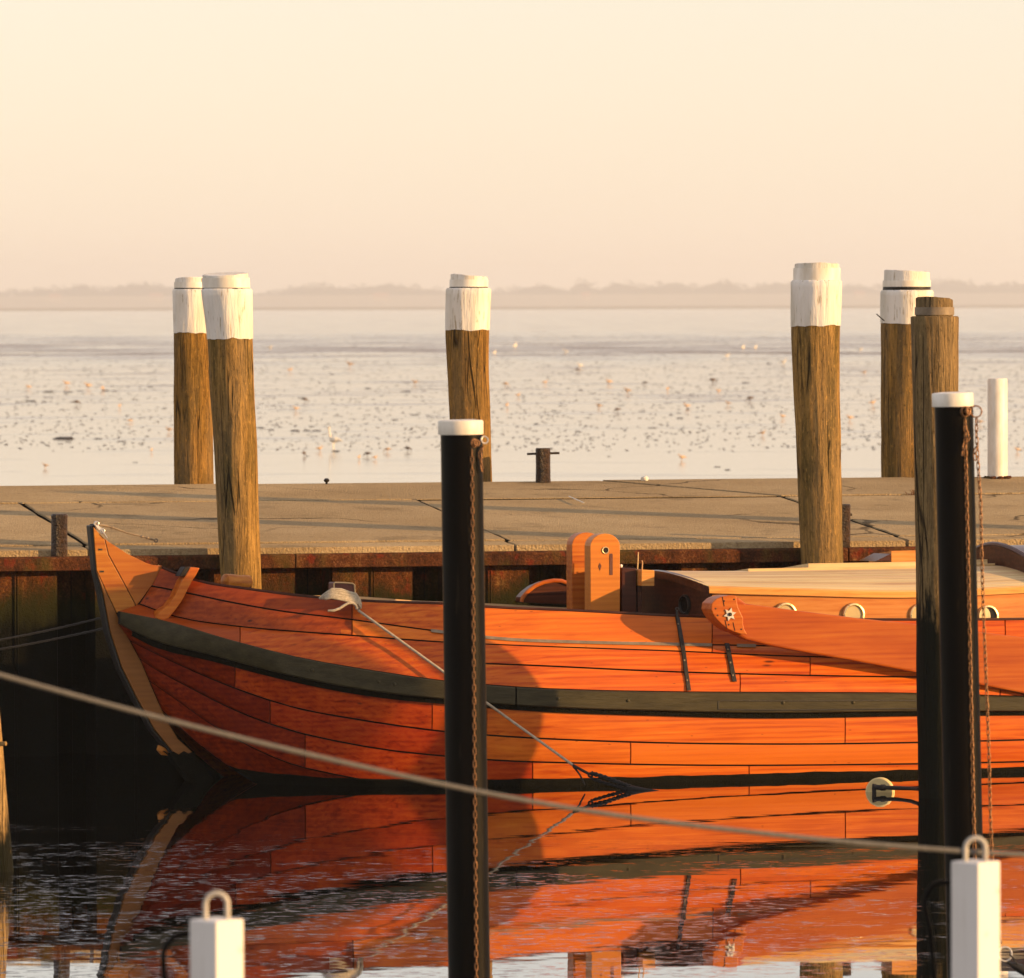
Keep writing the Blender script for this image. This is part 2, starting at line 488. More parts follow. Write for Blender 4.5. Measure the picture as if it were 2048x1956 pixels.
MAT['housewall'] = m_plain('farm_wall', (0.30, 0.26, 0.21), 0.8, 0.1, 1)
MAT['houseroof'] = m_plain('farm_roof', (0.25, 0.10, 0.06), 0.8, 0.2, 1)

def m_concrete():
    k = NT('old_concrete')
    v = k.n('ShaderNodeNewGeometry').outputs['Position']
    big = k.noise(k.scaled(v, (0.7, 0.7, 0.7)), 1.0, 5, 0.6)
    fine = k.noise(v, 55, 6, 0.75)
    grit = k.n('ShaderNodeTexVoronoi', {'Vector': v, 'Scale': 70.0}).outputs['Distance']
    c = k.ramp(k.math('ADD', k.math('MULTIPLY', big, 0.42), k.math('MULTIPLY', fine, 0.58)), [(0.3, (0.23, 0.16, 0.08)), (0.5, (0.42, 0.31, 0.165)), (0.68, (0.60, 0.47, 0.28))])
    c = k.mix(k.mapr(grit, 0.02, 0.12, 0.5, 0.0), c, (0.5, 0.42, 0.3))
    c = k.mix(k.mapr(k.noise(v, 14, 4), 0.62, 0.75, 0.0, 0.5), c, (0.12, 0.085, 0.05))
    ck = k.n('ShaderNodeTexVoronoi', {'Vector': k.vec('ADD', v, k.scaled(k.n('ShaderNodeTexNoise', {'Vector': v, 'Scale': 2.5, 'Detail': 4.0}).outputs['Color'], (0.5, 0.5, 0.0))), 'Scale': 0.55}, feature='DISTANCE_TO_EDGE').outputs['Distance']
    c = k.mix(k.math('MULTIPLY', k.mapr(ck, 0.004, 0.012, 0.8, 0.0), k.mapr(k.noise(v, 0.6, 2), 0.5, 0.6)), c, (0.03, 0.022, 0.014))
    st = k.noise(k.scaled(v, (1.2, 1.2, 1)), 1.7, 6, 0.7)
    c = k.mix(k.mapr(st, 0.52, 0.7, 0.0, 0.45), c, (0.13, 0.10, 0.055))
    c = k.mix(k.math('MULTIPLY', k.rnd(), 0.25), c, (0.2, 0.15, 0.09))
    return k.done(k.pbsdf(Base_Color=c, Roughness=0.95, Specular_IOR_Level=0.04, Normal=k.bump(k.math('ADD', fine, k.math('MULTIPLY', grit, 0.6)), 0.014)))
MAT['concrete'] = m_concrete()

def m_water():
    k = NT('harbour_water')
    v = k.n('ShaderNodeNewGeometry').outputs['Position']
    y = k.sep(v)[1]
    x = k.sep(v)[0]
    yq = k.math('ADD', y, k.mapr(x, -2.0, 1.0, -1.6, 0.6))
    lee = k.mapr(yq, 29.8, 36.6, 1.0, 0.0)
    patch = k.mapr(k.noise(k.scaled(v, (0.7, 1.5, 1)), 1.0, 4, 0.65), 0.42, 0.62)
    left = k.mapr(x, -1.2, 2.2, 1.0, 0.7)
    amp = k.math('MULTIPLY', k.math('MULTIPLY', lee, patch), left)
    rip = k.noise(k.scaled(v, (10, 24, 1)), 1.0, 3, 0.55, 0.4)
    rip = k.mapr(rip, 0.58, 0.85, smooth=False)
    swell = k.noise(k.scaled(v, (1.3, 1.9, 1)), 1.0, 2, 0.4)
    fine = k.noise(k.scaled(v, (4, 9, 1)), 1.0, 3, 0.5)
    h = k.math('ADD', k.math('MULTIPLY', k.math('MULTIPLY', rip, amp), 0.0085), k.math('MULTIPLY', swell, 0.0012))
    h = k.math('ADD', h, k.math('MULTIPLY', fine, 0.0001))
    nb = k.bump(h, 1.0)
    a = k.pbsdf(Base_Color=(0.002, 0.0025, 0.002), Roughness=0.015, IOR=1.36, Specular_IOR_Level=0.5, Normal=nb)
    g = k.n('ShaderNodeBsdfGlossy', {'Color': (0.9, 0.9, 0.9), 'Roughness': 0.012, 'Normal': nb}).outputs[0]
    fr = k.math('MULTIPLY', k.n('ShaderNodeFresnel', {'IOR': 1.4}).outputs[0], 0.88)
    mx = k.n('ShaderNodeMixShader', {0: fr, 1: a, 2: g}).outputs[0]
    return k.done(mx)
MAT['water'] = m_water()

def m_flat():
    k = NT('wet_tidal_flat')
    v = k.n('ShaderNodeNewGeometry').outputs['Position']
    y = k.sep(v)[1]
    n1 = k.noise(k.scaled(v, (0.035, 0.012, 1)), 1.0, 5, 0.6)
    n2 = k.noise(k.scaled(v, (0.10, 0.22, 1)), 1.0, 6, 0.7)
    n3 = k.noise(k.scaled(v, (0.5, 0.9, 1)), 1.0, 5, 0.7)
    stk = k.noise(k.scaled(v, (0.06, 0.05, 1)), 1.0, 6, 0.7)
    yy = k.math('ADD', y, k.math('MULTIPLY', k.math('SUBTRACT', n1, 0.5), 130))
    bank = k.math('MULTIPLY', k.mapr(yy, 300, 430), k.mapr(yy, 405, 760, 1.0, 0.0))
    thin = k.math('MULTIPLY', k.math('MULTIPLY', k.mapr(yy, 372, 384), k.mapr(yy, 388, 420, 1.0, 0.0)), k.mapr(stk, 0.42, 0.55))
    mud = k.math('MULTIPLY', bank, k.mapr(stk, 0.38, 0.66, 0.0, 0.8))
    mud = k.math('MAXIMUM', mud, k.math('MULTIPLY', thin, 0.9))
    mud = k.math('MAXIMUM', mud, k.math('MULTIPLY', k.mapr(n2, 0.525, 0.65), k.mapr(y, 120, 260, 0.1, 0.7)))
    mud = k.math('MAXIMUM', mud, k.math('MULTIPLY', k.mapr(n3, 0.64, 0.72), k.mapr(y, 120, 320, 0.25, 0.6)))
    c = k.mix(mud, (0.34, 0.27, 0.19), (0.17, 0.13, 0.09))
    ro = k.math('ADD', k.math('MULTIPLY', mud, 0.5), 0.1)
    b = k.bump(k.noise(k.scaled(v, (1.2, 2.5, 1)), 1.0, 4, 0.6), k.math('ADD', k.math('MULTIPLY', mud, 0.05), 0.0015))
    sh = k.pbsdf(Base_Color=c, Roughness=ro, IOR=1.5, Specular_IOR_Level=0.5, Normal=b)
    return k.done(sh)
MAT['flat'] = m_flat()

# ------------------------------------------------------------------ pier frame
PA = R(12.0)
ex = V((math.cos(PA), math.sin(PA), 0))
ey = V((-math.sin(PA), math.cos(PA), 0))
Dp = F * 3.05 / 900.0
PO = V(((119 - 1024) / F * Dp, Dp, 0))
SLOPE = 0.29 / 5.0
Z0 = 1.40
pn = (ex.cross(ey * 1.0 + V((0, 0, SLOPE)))).normalized()
P0 = PO + V((0, 0, Z0))
def pier(x, v, z=None, dz=0.0):
    return PO + ex * x + ey * v + V((0, 0, (Z0 + SLOPE * v if z is None else z) + dz))
def on_pier(px, py):
    q = atPlane(px, py, P0, pn) - PO
    return q.dot(ex), q.dot(ey)
def on_wall(px, py, v=0.0):
    q = atPlane(px, py, PO + ey * v, ey) - PO
    return q.dot(ex), q.z
XA, XB, PW = -14.0, 26.0, 5.0

# ------------------------------------------------------------------ setting: water, flats, far shore, haze
mb = MB()
a_, b_ = PO + ex * -400 + ey * 2.4, PO + ex * 400 + ey * 2.4
mb.add([V((-400, -60, 0)), V((400, -60, 0)), V((b_.x, b_.y, 0)), V((a_.x, a_.y, 0))], [[0, 1, 2, 3]])
structure('harbour_water', mb, MAT['water'])
mb = MB()
mb.add([V((a_.x, a_.y, 0)), V((b_.x, b_.y, 0)), V((5600, 4400, 0)), V((-5600, 4400, 0))], [[0, 1, 2, 3]])
structure('tidal_flat', mb, MAT['flat'])
mb = MB()
rows = []
for y_, z_ in ((4290, -0.3), (4310, 0.5), (8600, 2.0), (8800, 10.0), (8950, 18.0), (9150, 14.0), (9700, 6.0)):
    rows.append([V((x_, y_, z_ + (0.4 * noise.noise(V((x_ * 0.01, y_, 0))) if z_ > 1 else 0))) for x_ in range(-5600, 5601, 80)])
mb.grid(rows)
structure('far_shore', mb, MAT['dike'])

top = curve([(-600, 574), (-300, 566), (0, 579), (53, 575), (120, 570), (171, 563), (214, 575), (228, 567), (270, 561), (340, 565), (420, 575), (517, 586), (570, 572), (606, 565), (700, 568), (780, 562), (860, 572), (986, 579), (1050, 568), (1100, 563), (1135, 575), (1160, 556), (1200, 572), (1221, 563), (1306, 566), (1349, 556), (1392, 568), (1449, 556), (1502, 568), (1538, 558), (1600, 566), (1692, 564), (1760, 570), (1830, 565), (1900, 554), (1948, 562), (2012, 561), (2300, 570), (2700, 560)])
mb = MB()
px = -600.0
rs = random.Random(4)
while px < 2700:
    Y = 9000 + rs.uniform(-10, 160)
    y_top = top(px) + rs.uniform(-3, 7)
    c = atY(px, y_top, Y)
    h = max(c.z - 10, 12)
    wdt = rs.uniform(10, 18)
    for _ in range(110):
        while True:
            d = V((rs.uniform(-1, 1), rs.uniform(-1, 1), rs.uniform(-1, 1)))
            if d.length < 1: break
        d = d * (0.55 + 0.45 * rs.random()) / max(d.length, 0.3)
        q = V((c.x + d.x * wdt, Y + d.y * wdt, 10 + h * 0.52 + d.z * h * 0.5))
        s = rs.uniform(0.9, 2.8)
        a = V((rs.gauss(0, 1), rs.gauss(0, 0.4), rs.gauss(0, 1))).normalized() * s
        b = V((rs.gauss(0, 1), rs.gauss(0, 0.6), rs.gauss(0, 1))).normalized() * s
        mb.add([q - a, q + b * 0.8, q + a, q - b * 0.8], [[0, 1, 2, 3]])
    px += rs.uniform(14, 30)
rows = [[], [], [], []]
for i in range(331):
    px = -620 + i * 10
    yt = top(px) + 9 + 7 * noise.noise(V((px * 0.02, 1, 0))) + 5 * noise.noise(V((px * 0.07, 2, 0)))
    z_ = atY(px, yt, 9000).z
    x_ = atY(px, 600, 9000).x
    for kk, (dy, zz) in enumerate(((-12, 1.0), (-6, z_ * 0.8), (10, z_), (40, 1.0))):
        rows[kk].append(V((x_, 9000 + dy * 2 + 3 * noise.noise(V((px * .1, kk, 0))), zz)))
mb.grid(rows)
tag(link('tree_belt', mb.mesh('tree_belt', MAT['leaves'], 0)), 'hazy belt of trees along the far shore', 'trees', kind='stuff')

for px, py, wd, lab in ((110, 598, 5, 'pale farmhouse leftmost on the far hazy shore'), (312, 597, 6, 'pale farmhouse on the far shore just left of the paired piles'),
                        (762, 596, 7, 'small pale farmhouse on the far shore between the left piles and middle pile'), (1172, 595, 4, 'tiny pale cottage on the far shore right of the middle pile'),
                        (1719, 592, 5, 'small pinkish farmhouse on the far shore between the right piles')):
    c = atY(px, py, 8780)
    t = Thing('farmhouse', lab, 'house', (c.x, c.y, c.z - 2), group='farmhouses on the far shore')
    b = MB().box((c.x, c.y, c.z - 2.0), wd * 3, 12, 9.0)
    t.part('wall', b, MAT['housewall'], smooth=0)
    z = c.z + 2.5; wd *= 3
    t.part('roof', MB().prism([V((c.x - wd / 2 - .3, c.y - 6.6, z)), V((c.x - wd / 2 - .3, c.y + 6.6, z)), V((c.x - wd / 2 - .3, c.y, z + 5.0))], (wd + .6, 0, 0)), MAT['houseroof'], smooth=0)

HAZE = 0.00018
k = NT('air_haze')
vol = k.n('ShaderNodeVolumePrincipled', {'Color': (0.95, 0.985, 1.0), 'Density': HAZE, 'Anisotropy': 0.3}).outputs[0]
hm = k.done(None, vol)
mb = MB().box((0, 4830, 29.0), 11600, 9860, 62.0)
tag(link('haze', mb.mesh('haze', hm, 0)), 'pale evening haze over the flats', 'haze', kind='stuff')

# the quay the photographer stands on
mb = MB().box((0, -26, 0.1), 120, 64, 2.6)
structure('quay', mb, MAT['concrete'])

# ------------------------------------------------------------------ pier
P = Thing('pier', 'concrete pier with rusty steel sheet piling behind the wooden boat', 'pier', pier(0, 0, 0))
c0 = MB()
c0.prism([pier(XA, 0.32, -1.2), pier(XB, 0.32, -1.2), pier(XB, PW - 0.03, -1.2), pier(XA, PW - 0.03, -1.2)], (0, 0, 1.0))
c0.add([pier(XA, 0.30, -0.2), pier(XB, 0.30, -0.2), pier(XB, PW - 0.05, -0.2), pier(XA, PW - 0.05, -0.2),
        pier(XA, 0.30, None, -0.005), pier(XB, 0.30, None, -0.005), pier(XB, PW - 0.05, None, -0.005), pier(XA, PW - 0.05, None, -0.005)],
       [[0, 1, 5, 4], [1, 2, 6, 5], [2, 3, 7, 6], [3, 0, 4, 7], [4, 5, 6, 7]])
P.part('pier_core', c0, MAT['joint'], smooth=0)
V7 = 3.5
jx = [on_pier(p, y)[0] for p, y in ((42, 1007), (824, 996), (1528, 981))]
step = 2.45
fj = [jx[0] - step * i for i in range(5, 0, -1)] + jx + [jx[2] + step * i for i in range(1, 10)]
def edge(a, b, n=14, amp=0.006, seed=0):
    out = []
    for i in range(n):
        u = i / n
        q = a.lerp(b, u)
        j = 0 if i == 0 else amp
        out.append(q + V((noise.noise(q * 5 + V((seed, 0, 0))), noise.noise(q * 5 + V((0, seed, 9))), 0)) * j)
    return out
def slab(pts, seed, dz):
    ring = []
    for i in range(4):
        ring += edge(pts[i], pts[(i + 1) % 4], 16, 0.014, seed)
    ring = [q + V((0, 0, dz)) for q in ring]
    c = sum(ring, V()) / len(ring)
    inner = [q.lerp(c, 0.003) for q in ring]
    low = [q - V((0, 0, 0.007)) for q in ring]
    bot = [q - V((0, 0, 0.06)) for q in ring]
    n = len(ring)
    b = MB()
    b.loft([bot, low, inner], cap=False)
    b.add(inner, [list(range(n))])
    P.part('slab', b, MAT['concrete'], smooth=30)
for i in range(len(fj) - 1):
    g = 0.018
    slab([pier(fj[i] + 0.012, -0.02), pier(fj[i + 1] - 0.012, -0.02), pier(fj[i + 1] - 0.012, 0.27), pier(fj[i] + 0.012, 0.27)], i * 3.1 + 20, 0.0)
    slab([pier(fj[i] + g + 0.02, 0.325), pier(fj[i + 1] - g + 0.02, 0.325), pier(fj[i + 1] - g, V7 - 0.06), pier(fj[i] + g, V7 - 0.06)], i * 1.7, 0.004 * ((i * 7) % 3))
bk = []
for fx in fj:
    bk.append((fx, fx - 1.05))
for i in range(len(bk) - 1):
    g = 0.016
    slab([pier(bk[i][0] + g, V7 + 0.06), pier(bk[i + 1][0] - g, V7 + 0.06), pier(bk[i + 1][1] - g, PW), pier(bk[i][1] + g, PW)], i * 2.3 + 50, 0.003 * ((i * 5) % 3))
# rusty cap beam in lengths
capl = [XA + 3.9 * i for i in range(11)]
for i in range(10):
    b = MB()
    b.prism([pier(capl[i] + .004, -0.12, 1.262), pier(capl[i] + .004, -0.12, 1.345), pier(capl[i] + .004, -0.105, 1.357), pier(capl[i] + .004, 0.25, 1.357), pier(capl[i] + .004, 0.25, 1.262)], ex * 3.892)
    P.part('cap_beam', b, MAT['rust'], smooth=0, bev=0.006)
# sheet piles: flange halves and pan halves
x665, _ = on_wall(665, 1170)
per = (on_wall(1363, 1170)[0] - x665) / 3.0
ph = x665 % per
fl = per * 158 / 232.0
xx = ph - per * 18
prof = [(fl / 2, 0.0), (fl, 0.0), (fl + 0.035, 0.24), ((fl + per) / 2, 0.24)]
n_p = 0
while xx < 24:
    for half in (0, 1):
        if half == 0:
            pr = [(xx + a, d) for a, d in prof]
        else:
            pr = [(xx + per + fl - a, d) for a, d in reversed(prof)]
        if pr[-1][0] < XA or pr[0][0] > XB:
            continue
        pr[0] = (pr[0][0] + .003, pr[0][1])
        pr[-1] = (pr[-1][0] - .003, pr[-1][1])
        b = MB()
        rows = []
        for z in (-0.9, 0.5, 1.262):
            rows.append([pier(a, d, z) for a, d in pr] + [pier(a, d + 0.012, z) for a, d in reversed(pr)])
        b.loft(rows)
        # interlock bead at the flange end
        q = pr[0] if half == 0 else pr[-1]
        b.tube([pier(q[0] + (.006 if half == 0 else -.006), -0.004 if q[1] == 0 else q[1], z) for z in (-0.9, 1.26)], 0.008, 6)
        P.part('sheet_pile', b, MAT['sheet'], smooth=30)
    xx += per

# ------------------------------------------------------------------ timber piles
def rings_between(cs, n, amp, seed, flats=0.0):
    """cs: list of (centre, radius); one uneven ring each"""
    out = []
    for c, r in cs:
        ring = []
        for j in range(n):
            a = 2 * math.pi * j / n
            d = V((math.cos(a), math.sin(a), 0))
            k = 1 + amp * noise.noise(V((d.x * 1.6 + seed, d.y * 1.6, c.z * 1.1))) + amp * 0.5 * noise.noise(V((d.x * 6 + seed, d.y * 6, c.z * 0.5)))
            k += 0.45 * amp * noise.noise(V((d.x * 14 + seed, d.y * 14, c.z * 2.0))) + 0.35 * amp * noise.noise(V((d.x * 30 + seed, d.y * 30, c.z * 4.0)))
            ring.append(c + d * r * k)
        out.append(ring)
    return out

def pile(label, Y, cx, wpx, y_top, y_band, y_sh, y_white, matw, seed, zb=-1.0, group='tall timber piles along the pier', white=True, stub=0.9, lean_top=0.0):
    """cx, wpx: functions of the photo row giving centre and width; rows: top of stub, band, shoulder, lower edge of the paint"""
    sc_ = Y / F
    def cen(py): return atY(cx(py), py, Y)
    base = cen(1000)
    def row_of(z):
        return 978 + (610 - 978) + (3.05 - z) / sc_
    yb = (3.05 - zb) / sc_ + 610
    foot = cen(yb)
    t = Thing('timber_pile', label, 'pile', (foot.x, foot.y, zb), group=group)
    # trunk
    lo = y_white if white else y_sh
    cs = []
    n_r = 80
    for i in range(n_r + 1):
        py = yb + (lo - 4 - yb) * i / n_r
        cs.append((cen(py), wpx(py) / 2 * sc_ * (0.992 if white and py < lo else 1)))
    b = MB()
    b.loft(rings_between(cs, 72, 0.05, seed))
    if not white:
        # chamfered shoulder
        b = MB()
        cs.append((cen(y_sh - 6), wpx(y_sh) / 2 * sc_ * 0.93))
        b.loft(rings_between(cs, 72, 0.05, seed))
    t.part('trunk', b, matw, smooth=60)
    cap = MAT['paint'] if white else matw
    if white:
        cs = []
        for i in range(9):
            py = lo + (y_sh - lo) * i / 8
            cs.append((cen(py), wpx(py) / 2 * sc_ * 1.012))
        cs.append((cen(y_sh - 4), wpx(y_sh) / 2 * sc_ * 0.95))
        rg = rings_between(cs, 72, 0.05, seed)
        rg[0] = [q + V((0, 0, 0.014 * noise.noise(V((j * 0.17, seed, 0))) + 0.004 * noise.noise(V((j * 0.9, seed, 3))))) for j, q in enumerate(rg[0])]
        b = MB()
        b.loft(rg)
        t.part('painted_top', b, cap, smooth=60)
    rs_ = wpx(y_sh) / 2 * sc_
    cs = [(cen(y_sh - 2), rs_ * stub * 1.0), (cen((y_sh + y_top) / 2), rs_ * stub * 0.99), (cen(y_top + 1), rs_ * stub * 0.985), (cen(y_top), rs_ * stub * 0.965)]
    rg = rings_between(cs, 40, 0.03, seed + 3)
    for kk in (2, 3):
        rg[kk] = [q + V((0, 0, 0.006 * noise.noise(V((j * 1.9, seed, 5))) + 0.012 * math.cos(2 * math.pi * j / 40 + seed))) for j, q in enumerate(rg[kk])]
    b = MB()
    b.loft(rg)
    hd = t.part('head', b, cap, smooth=28)
    y1, y2 = y_band
    gr = [(cen(y_sh + 1), rs_ * stub * 1.0), (cen(y_sh - 1.2), rs_ * stub * 1.035), (cen(y2 + .5), rs_ * stub * 1.035), (cen(y2), rs_ * stub)]
    if white: t.part('shadow_gap_ring', MB().loft(rings_between(gr, 40, 0.02, seed + 3), cap=False), MAT['blackiron'], smooth=40)  # dark ring drawn in as the shadow line under the band
    cs = [(cen(y2), rs_ * stub * 1.01), (cen(y2), rs_ * stub * 1.045), (cen(y1), rs_ * stub * 1.045), (cen(y1), rs_ * stub * 1.0)]
    b = MB()
    b.loft(rings_between(cs, 40, 0.02, seed + 3), cap=False)
    t.part('band', b, MAT['whitepvc'] if white else MAT['steel2'], smooth=40)
    return t
MAT['steel2'] = m_plain('weathered_zinc_band', (0.22, 0.17, 0.11), 0.6, 0.3, 15, 0.002, metal=0.2)

S = 2048 / 1964.0        # first look at the photo was scaled by this
def cw(rows):
    """rows of (y, left, right) in the scaled view -> centre and width functions in photo rows"""
    c = curve([(y * S, (l + r) / 2 * S) for y, l, r in rows])
    wv = [(y * S, (r - l) * S) for y, l, r in rows]
    wf = curve(wv)
    lo, hi = wv[0][0], wv[-1][0]
    return c, (lambda py: wf(min(max(py, lo), hi)))

fy = lambda px: (PO + ex * on_wall(px, 1110)[0]).y
by = lambda px: (lambda q: pier(q, PW).y)(on_pier(px, 985)[0])
c, wd = cw([(545, 331, 405), (638, 333, 406), (800, 334, 408), (928, 335, 410)])
pile('white topped pile at the back of the pier, half hidden by the left front pile', by(388) + 0.28, c, wd, 534 * S, (541 * S, 552 * S), 558 * S, 638 * S, MAT['pileback'], 1.3)
c, wd = cw([(560, 386, 483), (650, 398, 484), (750, 403, 488), (850, 411, 494), (1000, 418, 497), (1100, 424, 501)])
pile('tall white topped pile standing in front of the pier behind the bow of the boat', fy(470) - 0.27, c, wd, 525 * S, (533 * S, 552 * S), 557 * S, 650 * S, MAT['pile'], 5.1)
c, wd = cw([(560, 856, 941), (630, 855, 938), (700, 858, 937), (800, 862, 940), (916, 866, 943)])
pile('white topped pile at the back of the pier behind the left black pole', by(935) + 0.28, c, wd, 528 * S, (536 * S, 550 * S), 556 * S, 633 * S, MAT['pileback'], 9.4, stub=0.84)
c, wd = cw([(545, 1518, 1614), (625, 1519, 1611), (720, 1521, 1610), (850, 1527, 1612), (1000, 1533, 1615), (1076, 1537, 1617)])
pile('tallest white topped pile, in front of the pier above the cabin roof', fy(1635) - 0.27, c, wd, 507 * S, (514 * S, 538 * S), 541 * S, 625 * S, MAT['pile'], 14.2)
c, wd = cw([(555, 1690, 1788), (620, 1690, 1785), (750, 1690, 1783), (903, 1690, 1783)])
tp5 = pile('white topped pile at the back of the pier, beside the bare grey pile', by(1812) + 0.28, c, wd, 520 * S, (538 * S, 550 * S), 560 * S, 620 * S, MAT['pileback'], 21.7)
q0, q1 = atY(1753, 628, by(1812) + 0.1), atY(1769, 642, by(1812) + 0.1)
tp5.part('nail', MB().tube([q0, q1], 0.005, 6), MAT['blackiron'])
c, wd = cw([(612, 1747, 1838), (750, 1749, 1838), (1075, 1756, 1844), (1400, 1760, 1848), (1560, 1762, 1850)])
P6Y = 38.40
p6 = pile('bare grey pile with a black wet foot, behind the right black pole', P6Y, c, wd, 573 * S, (589 * S, 604 * S), 612 * S, 612 * S, MAT['pilegrey'], 27.3, white=False, stub=0.80, group='bare poles standing in the harbour')
FLY = 38.79
# round float half in the water on a black arm from that pile
dc = atY(1757, 1586, FLY)
dc.z = 0.0
t = Thing('mooring_float', 'cream disc float with black shackle, half in the water beside the bare grey pile', 'float', dc)
b = MB().lathe(dc + V((0.012, 0.03, 0)), V((-0.35, -0.94, 0)), [(0.084, -0.02), (0.092, -0.012), (0.092, 0.012), (0.084, 0.02)], 32)
t.part('disc', b, MAT['cream'])
b = MB()
b.tube([atY(1768, 1575, FLY - 0.08), atY(1790, 1576, FLY - 0.10), atY(1822, 1577, FLY - 0.20), atY(1838, 1578, P6Y + 0.05)], [0.012, 0.014, 0.012, 0.012], 8)
t.part('arm', b, MAT['blackrope'])
b = MB()
b.tube([atY(1749, 1568, FLY - 0.05), atY(1748, 1577, FLY - 0.055), atY(1749, 1592, FLY - 0.05)], 0.014, 10)
b.tube([atY(1749, 1574, FLY - 0.055), atY(1768, 1576, FLY - 0.07)], 0.016, 10)
b.blob(atY(1766, 1575, FLY - 0.07), 0.027, 0.022, 0.022, 1, 0.1)
t.part('shackle', b, MAT['blackrope'])

# more piles of the same rows out of frame on the right; their shadows cross the pier
for kx, v_, h_, lab in ((8.9, -0.28, 2.9, 'white topped front pile beyond the right edge'), (10.6, PW + 0.28, 2.9, 'white topped back pile beyond the right edge')):
    q = pier(kx, v_, 0)
    t = Thing('timber_pile', lab, 'pile', (q.x, q.y, -1), group='tall timber piles along the pier')
    cs = [(V((q.x, q.y, z)), 0.145) for z in (-1, 0, 1, 2, 2.9)]
    t.part('trunk', MB().loft(rings_between(cs, 24, 0.04, kx)), MAT['pile'], smooth=60)
    cs = [(V((q.x, q.y, z)), r) for z, r in ((2.88, 0.148), (3.2, 0.15), (3.22, 0.13), (3.32, 0.128))]
    t.part('painted_top', MB().loft(rings_between(cs, 24, 0.04, kx)), MAT['paint'], smooth=60)
# pole at the left edge, leaning
wl = atZ(27, 1742, 0)
sc8 = wl.y / F
c8 = lambda py: atY(27 - 37 + (py - 1742) * 27 / 325.0, py, wl.y)
t = Thing('leaning_pole', 'leaning wooden pole cut off by the left edge, with a peg', 'pole', (c8(1900).x, wl.y, -0.5), group='bare poles standing in the harbour')
cs = [(c8(py), 37 * sc8) for py in range(1940, 1180, -40)]
t.part('trunk', MB().loft(rings_between(cs, 28, 0.04, 40)), MAT['pilepale'], smooth=60)
t.part('peg', MB().tube([atY(-20, 1489, wl.y - 0.05), atY(12, 1487, wl.y - 0.09)], [0.014, 0.012], 10), MAT['pilepale'])

# white slim post on the back edge of the pier
q = on_pier(1995, 941)
qx = atY(1995, 940, pier(q[0], PW).y - 0.15)
r7 = 20 / F * qx.y
topp = atY(1994, 757, qx.y)
zb = Z0 + SLOPE * (PW - 0.15)
b = MB().lathe(V((qx.x, qx.y, zb)), (0, 0, 1), [(r7, 0), (r7, topp.z - zb - 0.012), (r7 * 0.93, topp.z - zb)], 28)
t = Thing('white_post', 'slim smooth white post on the back edge of the pier at the right', 'post', (qx.x, qx.y, zb))
t.part('tube', b, MAT['whitepvc'], smooth=40)
b = MB()
for i in range(9):
    a = 2 * math.pi * i / 9
    b.blob(V((qx.x + math.cos(a) * r7 * 1.1, qx.y + math.sin(a) * r7 * 1.1, zb + 0.005)), 0.03, 0.03, 0.018, i, 0.4)
t.part('mortar_ring', b, MAT['rust'], smooth=0)

# bollards
def bollard(label, px, y0, y1, wpx, Y, z0, pin=None):
    a = atY(px, y0, Y)
    s = Y / F
    r = wpx / 2 * s
    h = (y0 - y1) * s
    t = Thing('iron_bollard', label, 'bollard', (a.x, a.y, z0), group='iron bollards on the pier')
    b = MB().lathe(V((a.x, a.y, z0)), (0, 0, 1), [(r * 1.02, 0), (r, 0.03), (r * .98, h * 0.5), (r, h - 0.03), (r * 1.02, h - 0.012), (r * 0.9, h)], 28)
    for vtx in b.v:
        k = 1 + 0.05 * noise.noise(vtx * 22)
        vtx.x = a.x + (vtx.x - a.x) * k
        vtx.y = a.y + (vtx.y - a.y) * k
    t.part('stump', b, MAT['bollard'], smooth=50)
    if pin:
        pa, pb = atY(pin[0], pin[2], Y), atY(pin[1], pin[2] - 2, Y)
        t.part('cross_pin', MB().tube([pa, pb], 0.009, 8), MAT['bollard'])
    return t
bollard('rusty iron bollard on the front edge of the pier, left of the bow', 119, 1115, 1030, 33, pier(0, -0.04).y, 1.357)
xb, vb = on_pier(1086, 956)
bollard('rusty iron bollard with a cross pin on the back edge of the pier', 1086, 956, 887, 30, pier(xb, PW - 0.12).y, Z0 + SLOPE * (PW - 0.12), (1054, 1119, 908))
xb, zb_ = on_wall(1693, 1095)
bollard('iron bollard with a cross pin mostly hidden behind the tallest pile', 1688, 1094, 1008, 26, pier(xb, -0.02).y + 0.02, 1.357, (1690, 1704, 1031))
xb, vb = on_pier(640, 962)
q = pier(xb, PW - 0.08)
single('knob', MB().lathe(q, (0, 0, 1), [(0.008, 0), (0.010, 0.015), (0.02, 0.02), (0.023, 0.032), (0.012, 0.045)], 14), MAT['blackiron'], 'tiny black knob on the back edge of the pier', 'knob', q)
# grass tuft in the joint, a shell and a straw
xg, vg = on_pier(1802, 975)
b = MB()
for i in range(150):
    q = pier(xg + random.gauss(0, 0.055), V7 + random.uniform(-0.02, 0.06))
    h = random.uniform(0.015, 0.05)
    d = V((random.gauss(0, 0.035), random.gauss(0, 0.02), h))
    s = V((0.004, 0, 0))
    b.add([q - s, q + s, q + d * 0.6 + s * 0.6, q + d], [[0, 1, 2], [0, 2, 3]])
single('grass_tuft', b, MAT['drygrass'], 'tuft of dry brown grass in the joint of the pier slabs', 'grass', pier(xg, V7), smooth=0)
xa_, va_ = on_pier(1138, 998)
xc_, vc_ = on_pier(1168, 1011)
single('straw', MB().tube([pier(xa_, va_, None, 0.02), pier(xc_, vc_, None, 0.02)], 0.004, 5), MAT['whitepvc'], 'thin pale straw lying on the pier slab', 'straw', pier(xa_, va_))
xa_, va_ = on_pier(1263, 953)
single('pebble', MB().blob(pier(xa_, PW - 0.1, None, 0.02), 0.03, 0.03, 0.025, 2, 0.3), MAT['whitepvc'], 'small white pebble on the back edge of the pier', 'pebble', pier(xa_, PW - 0.1))

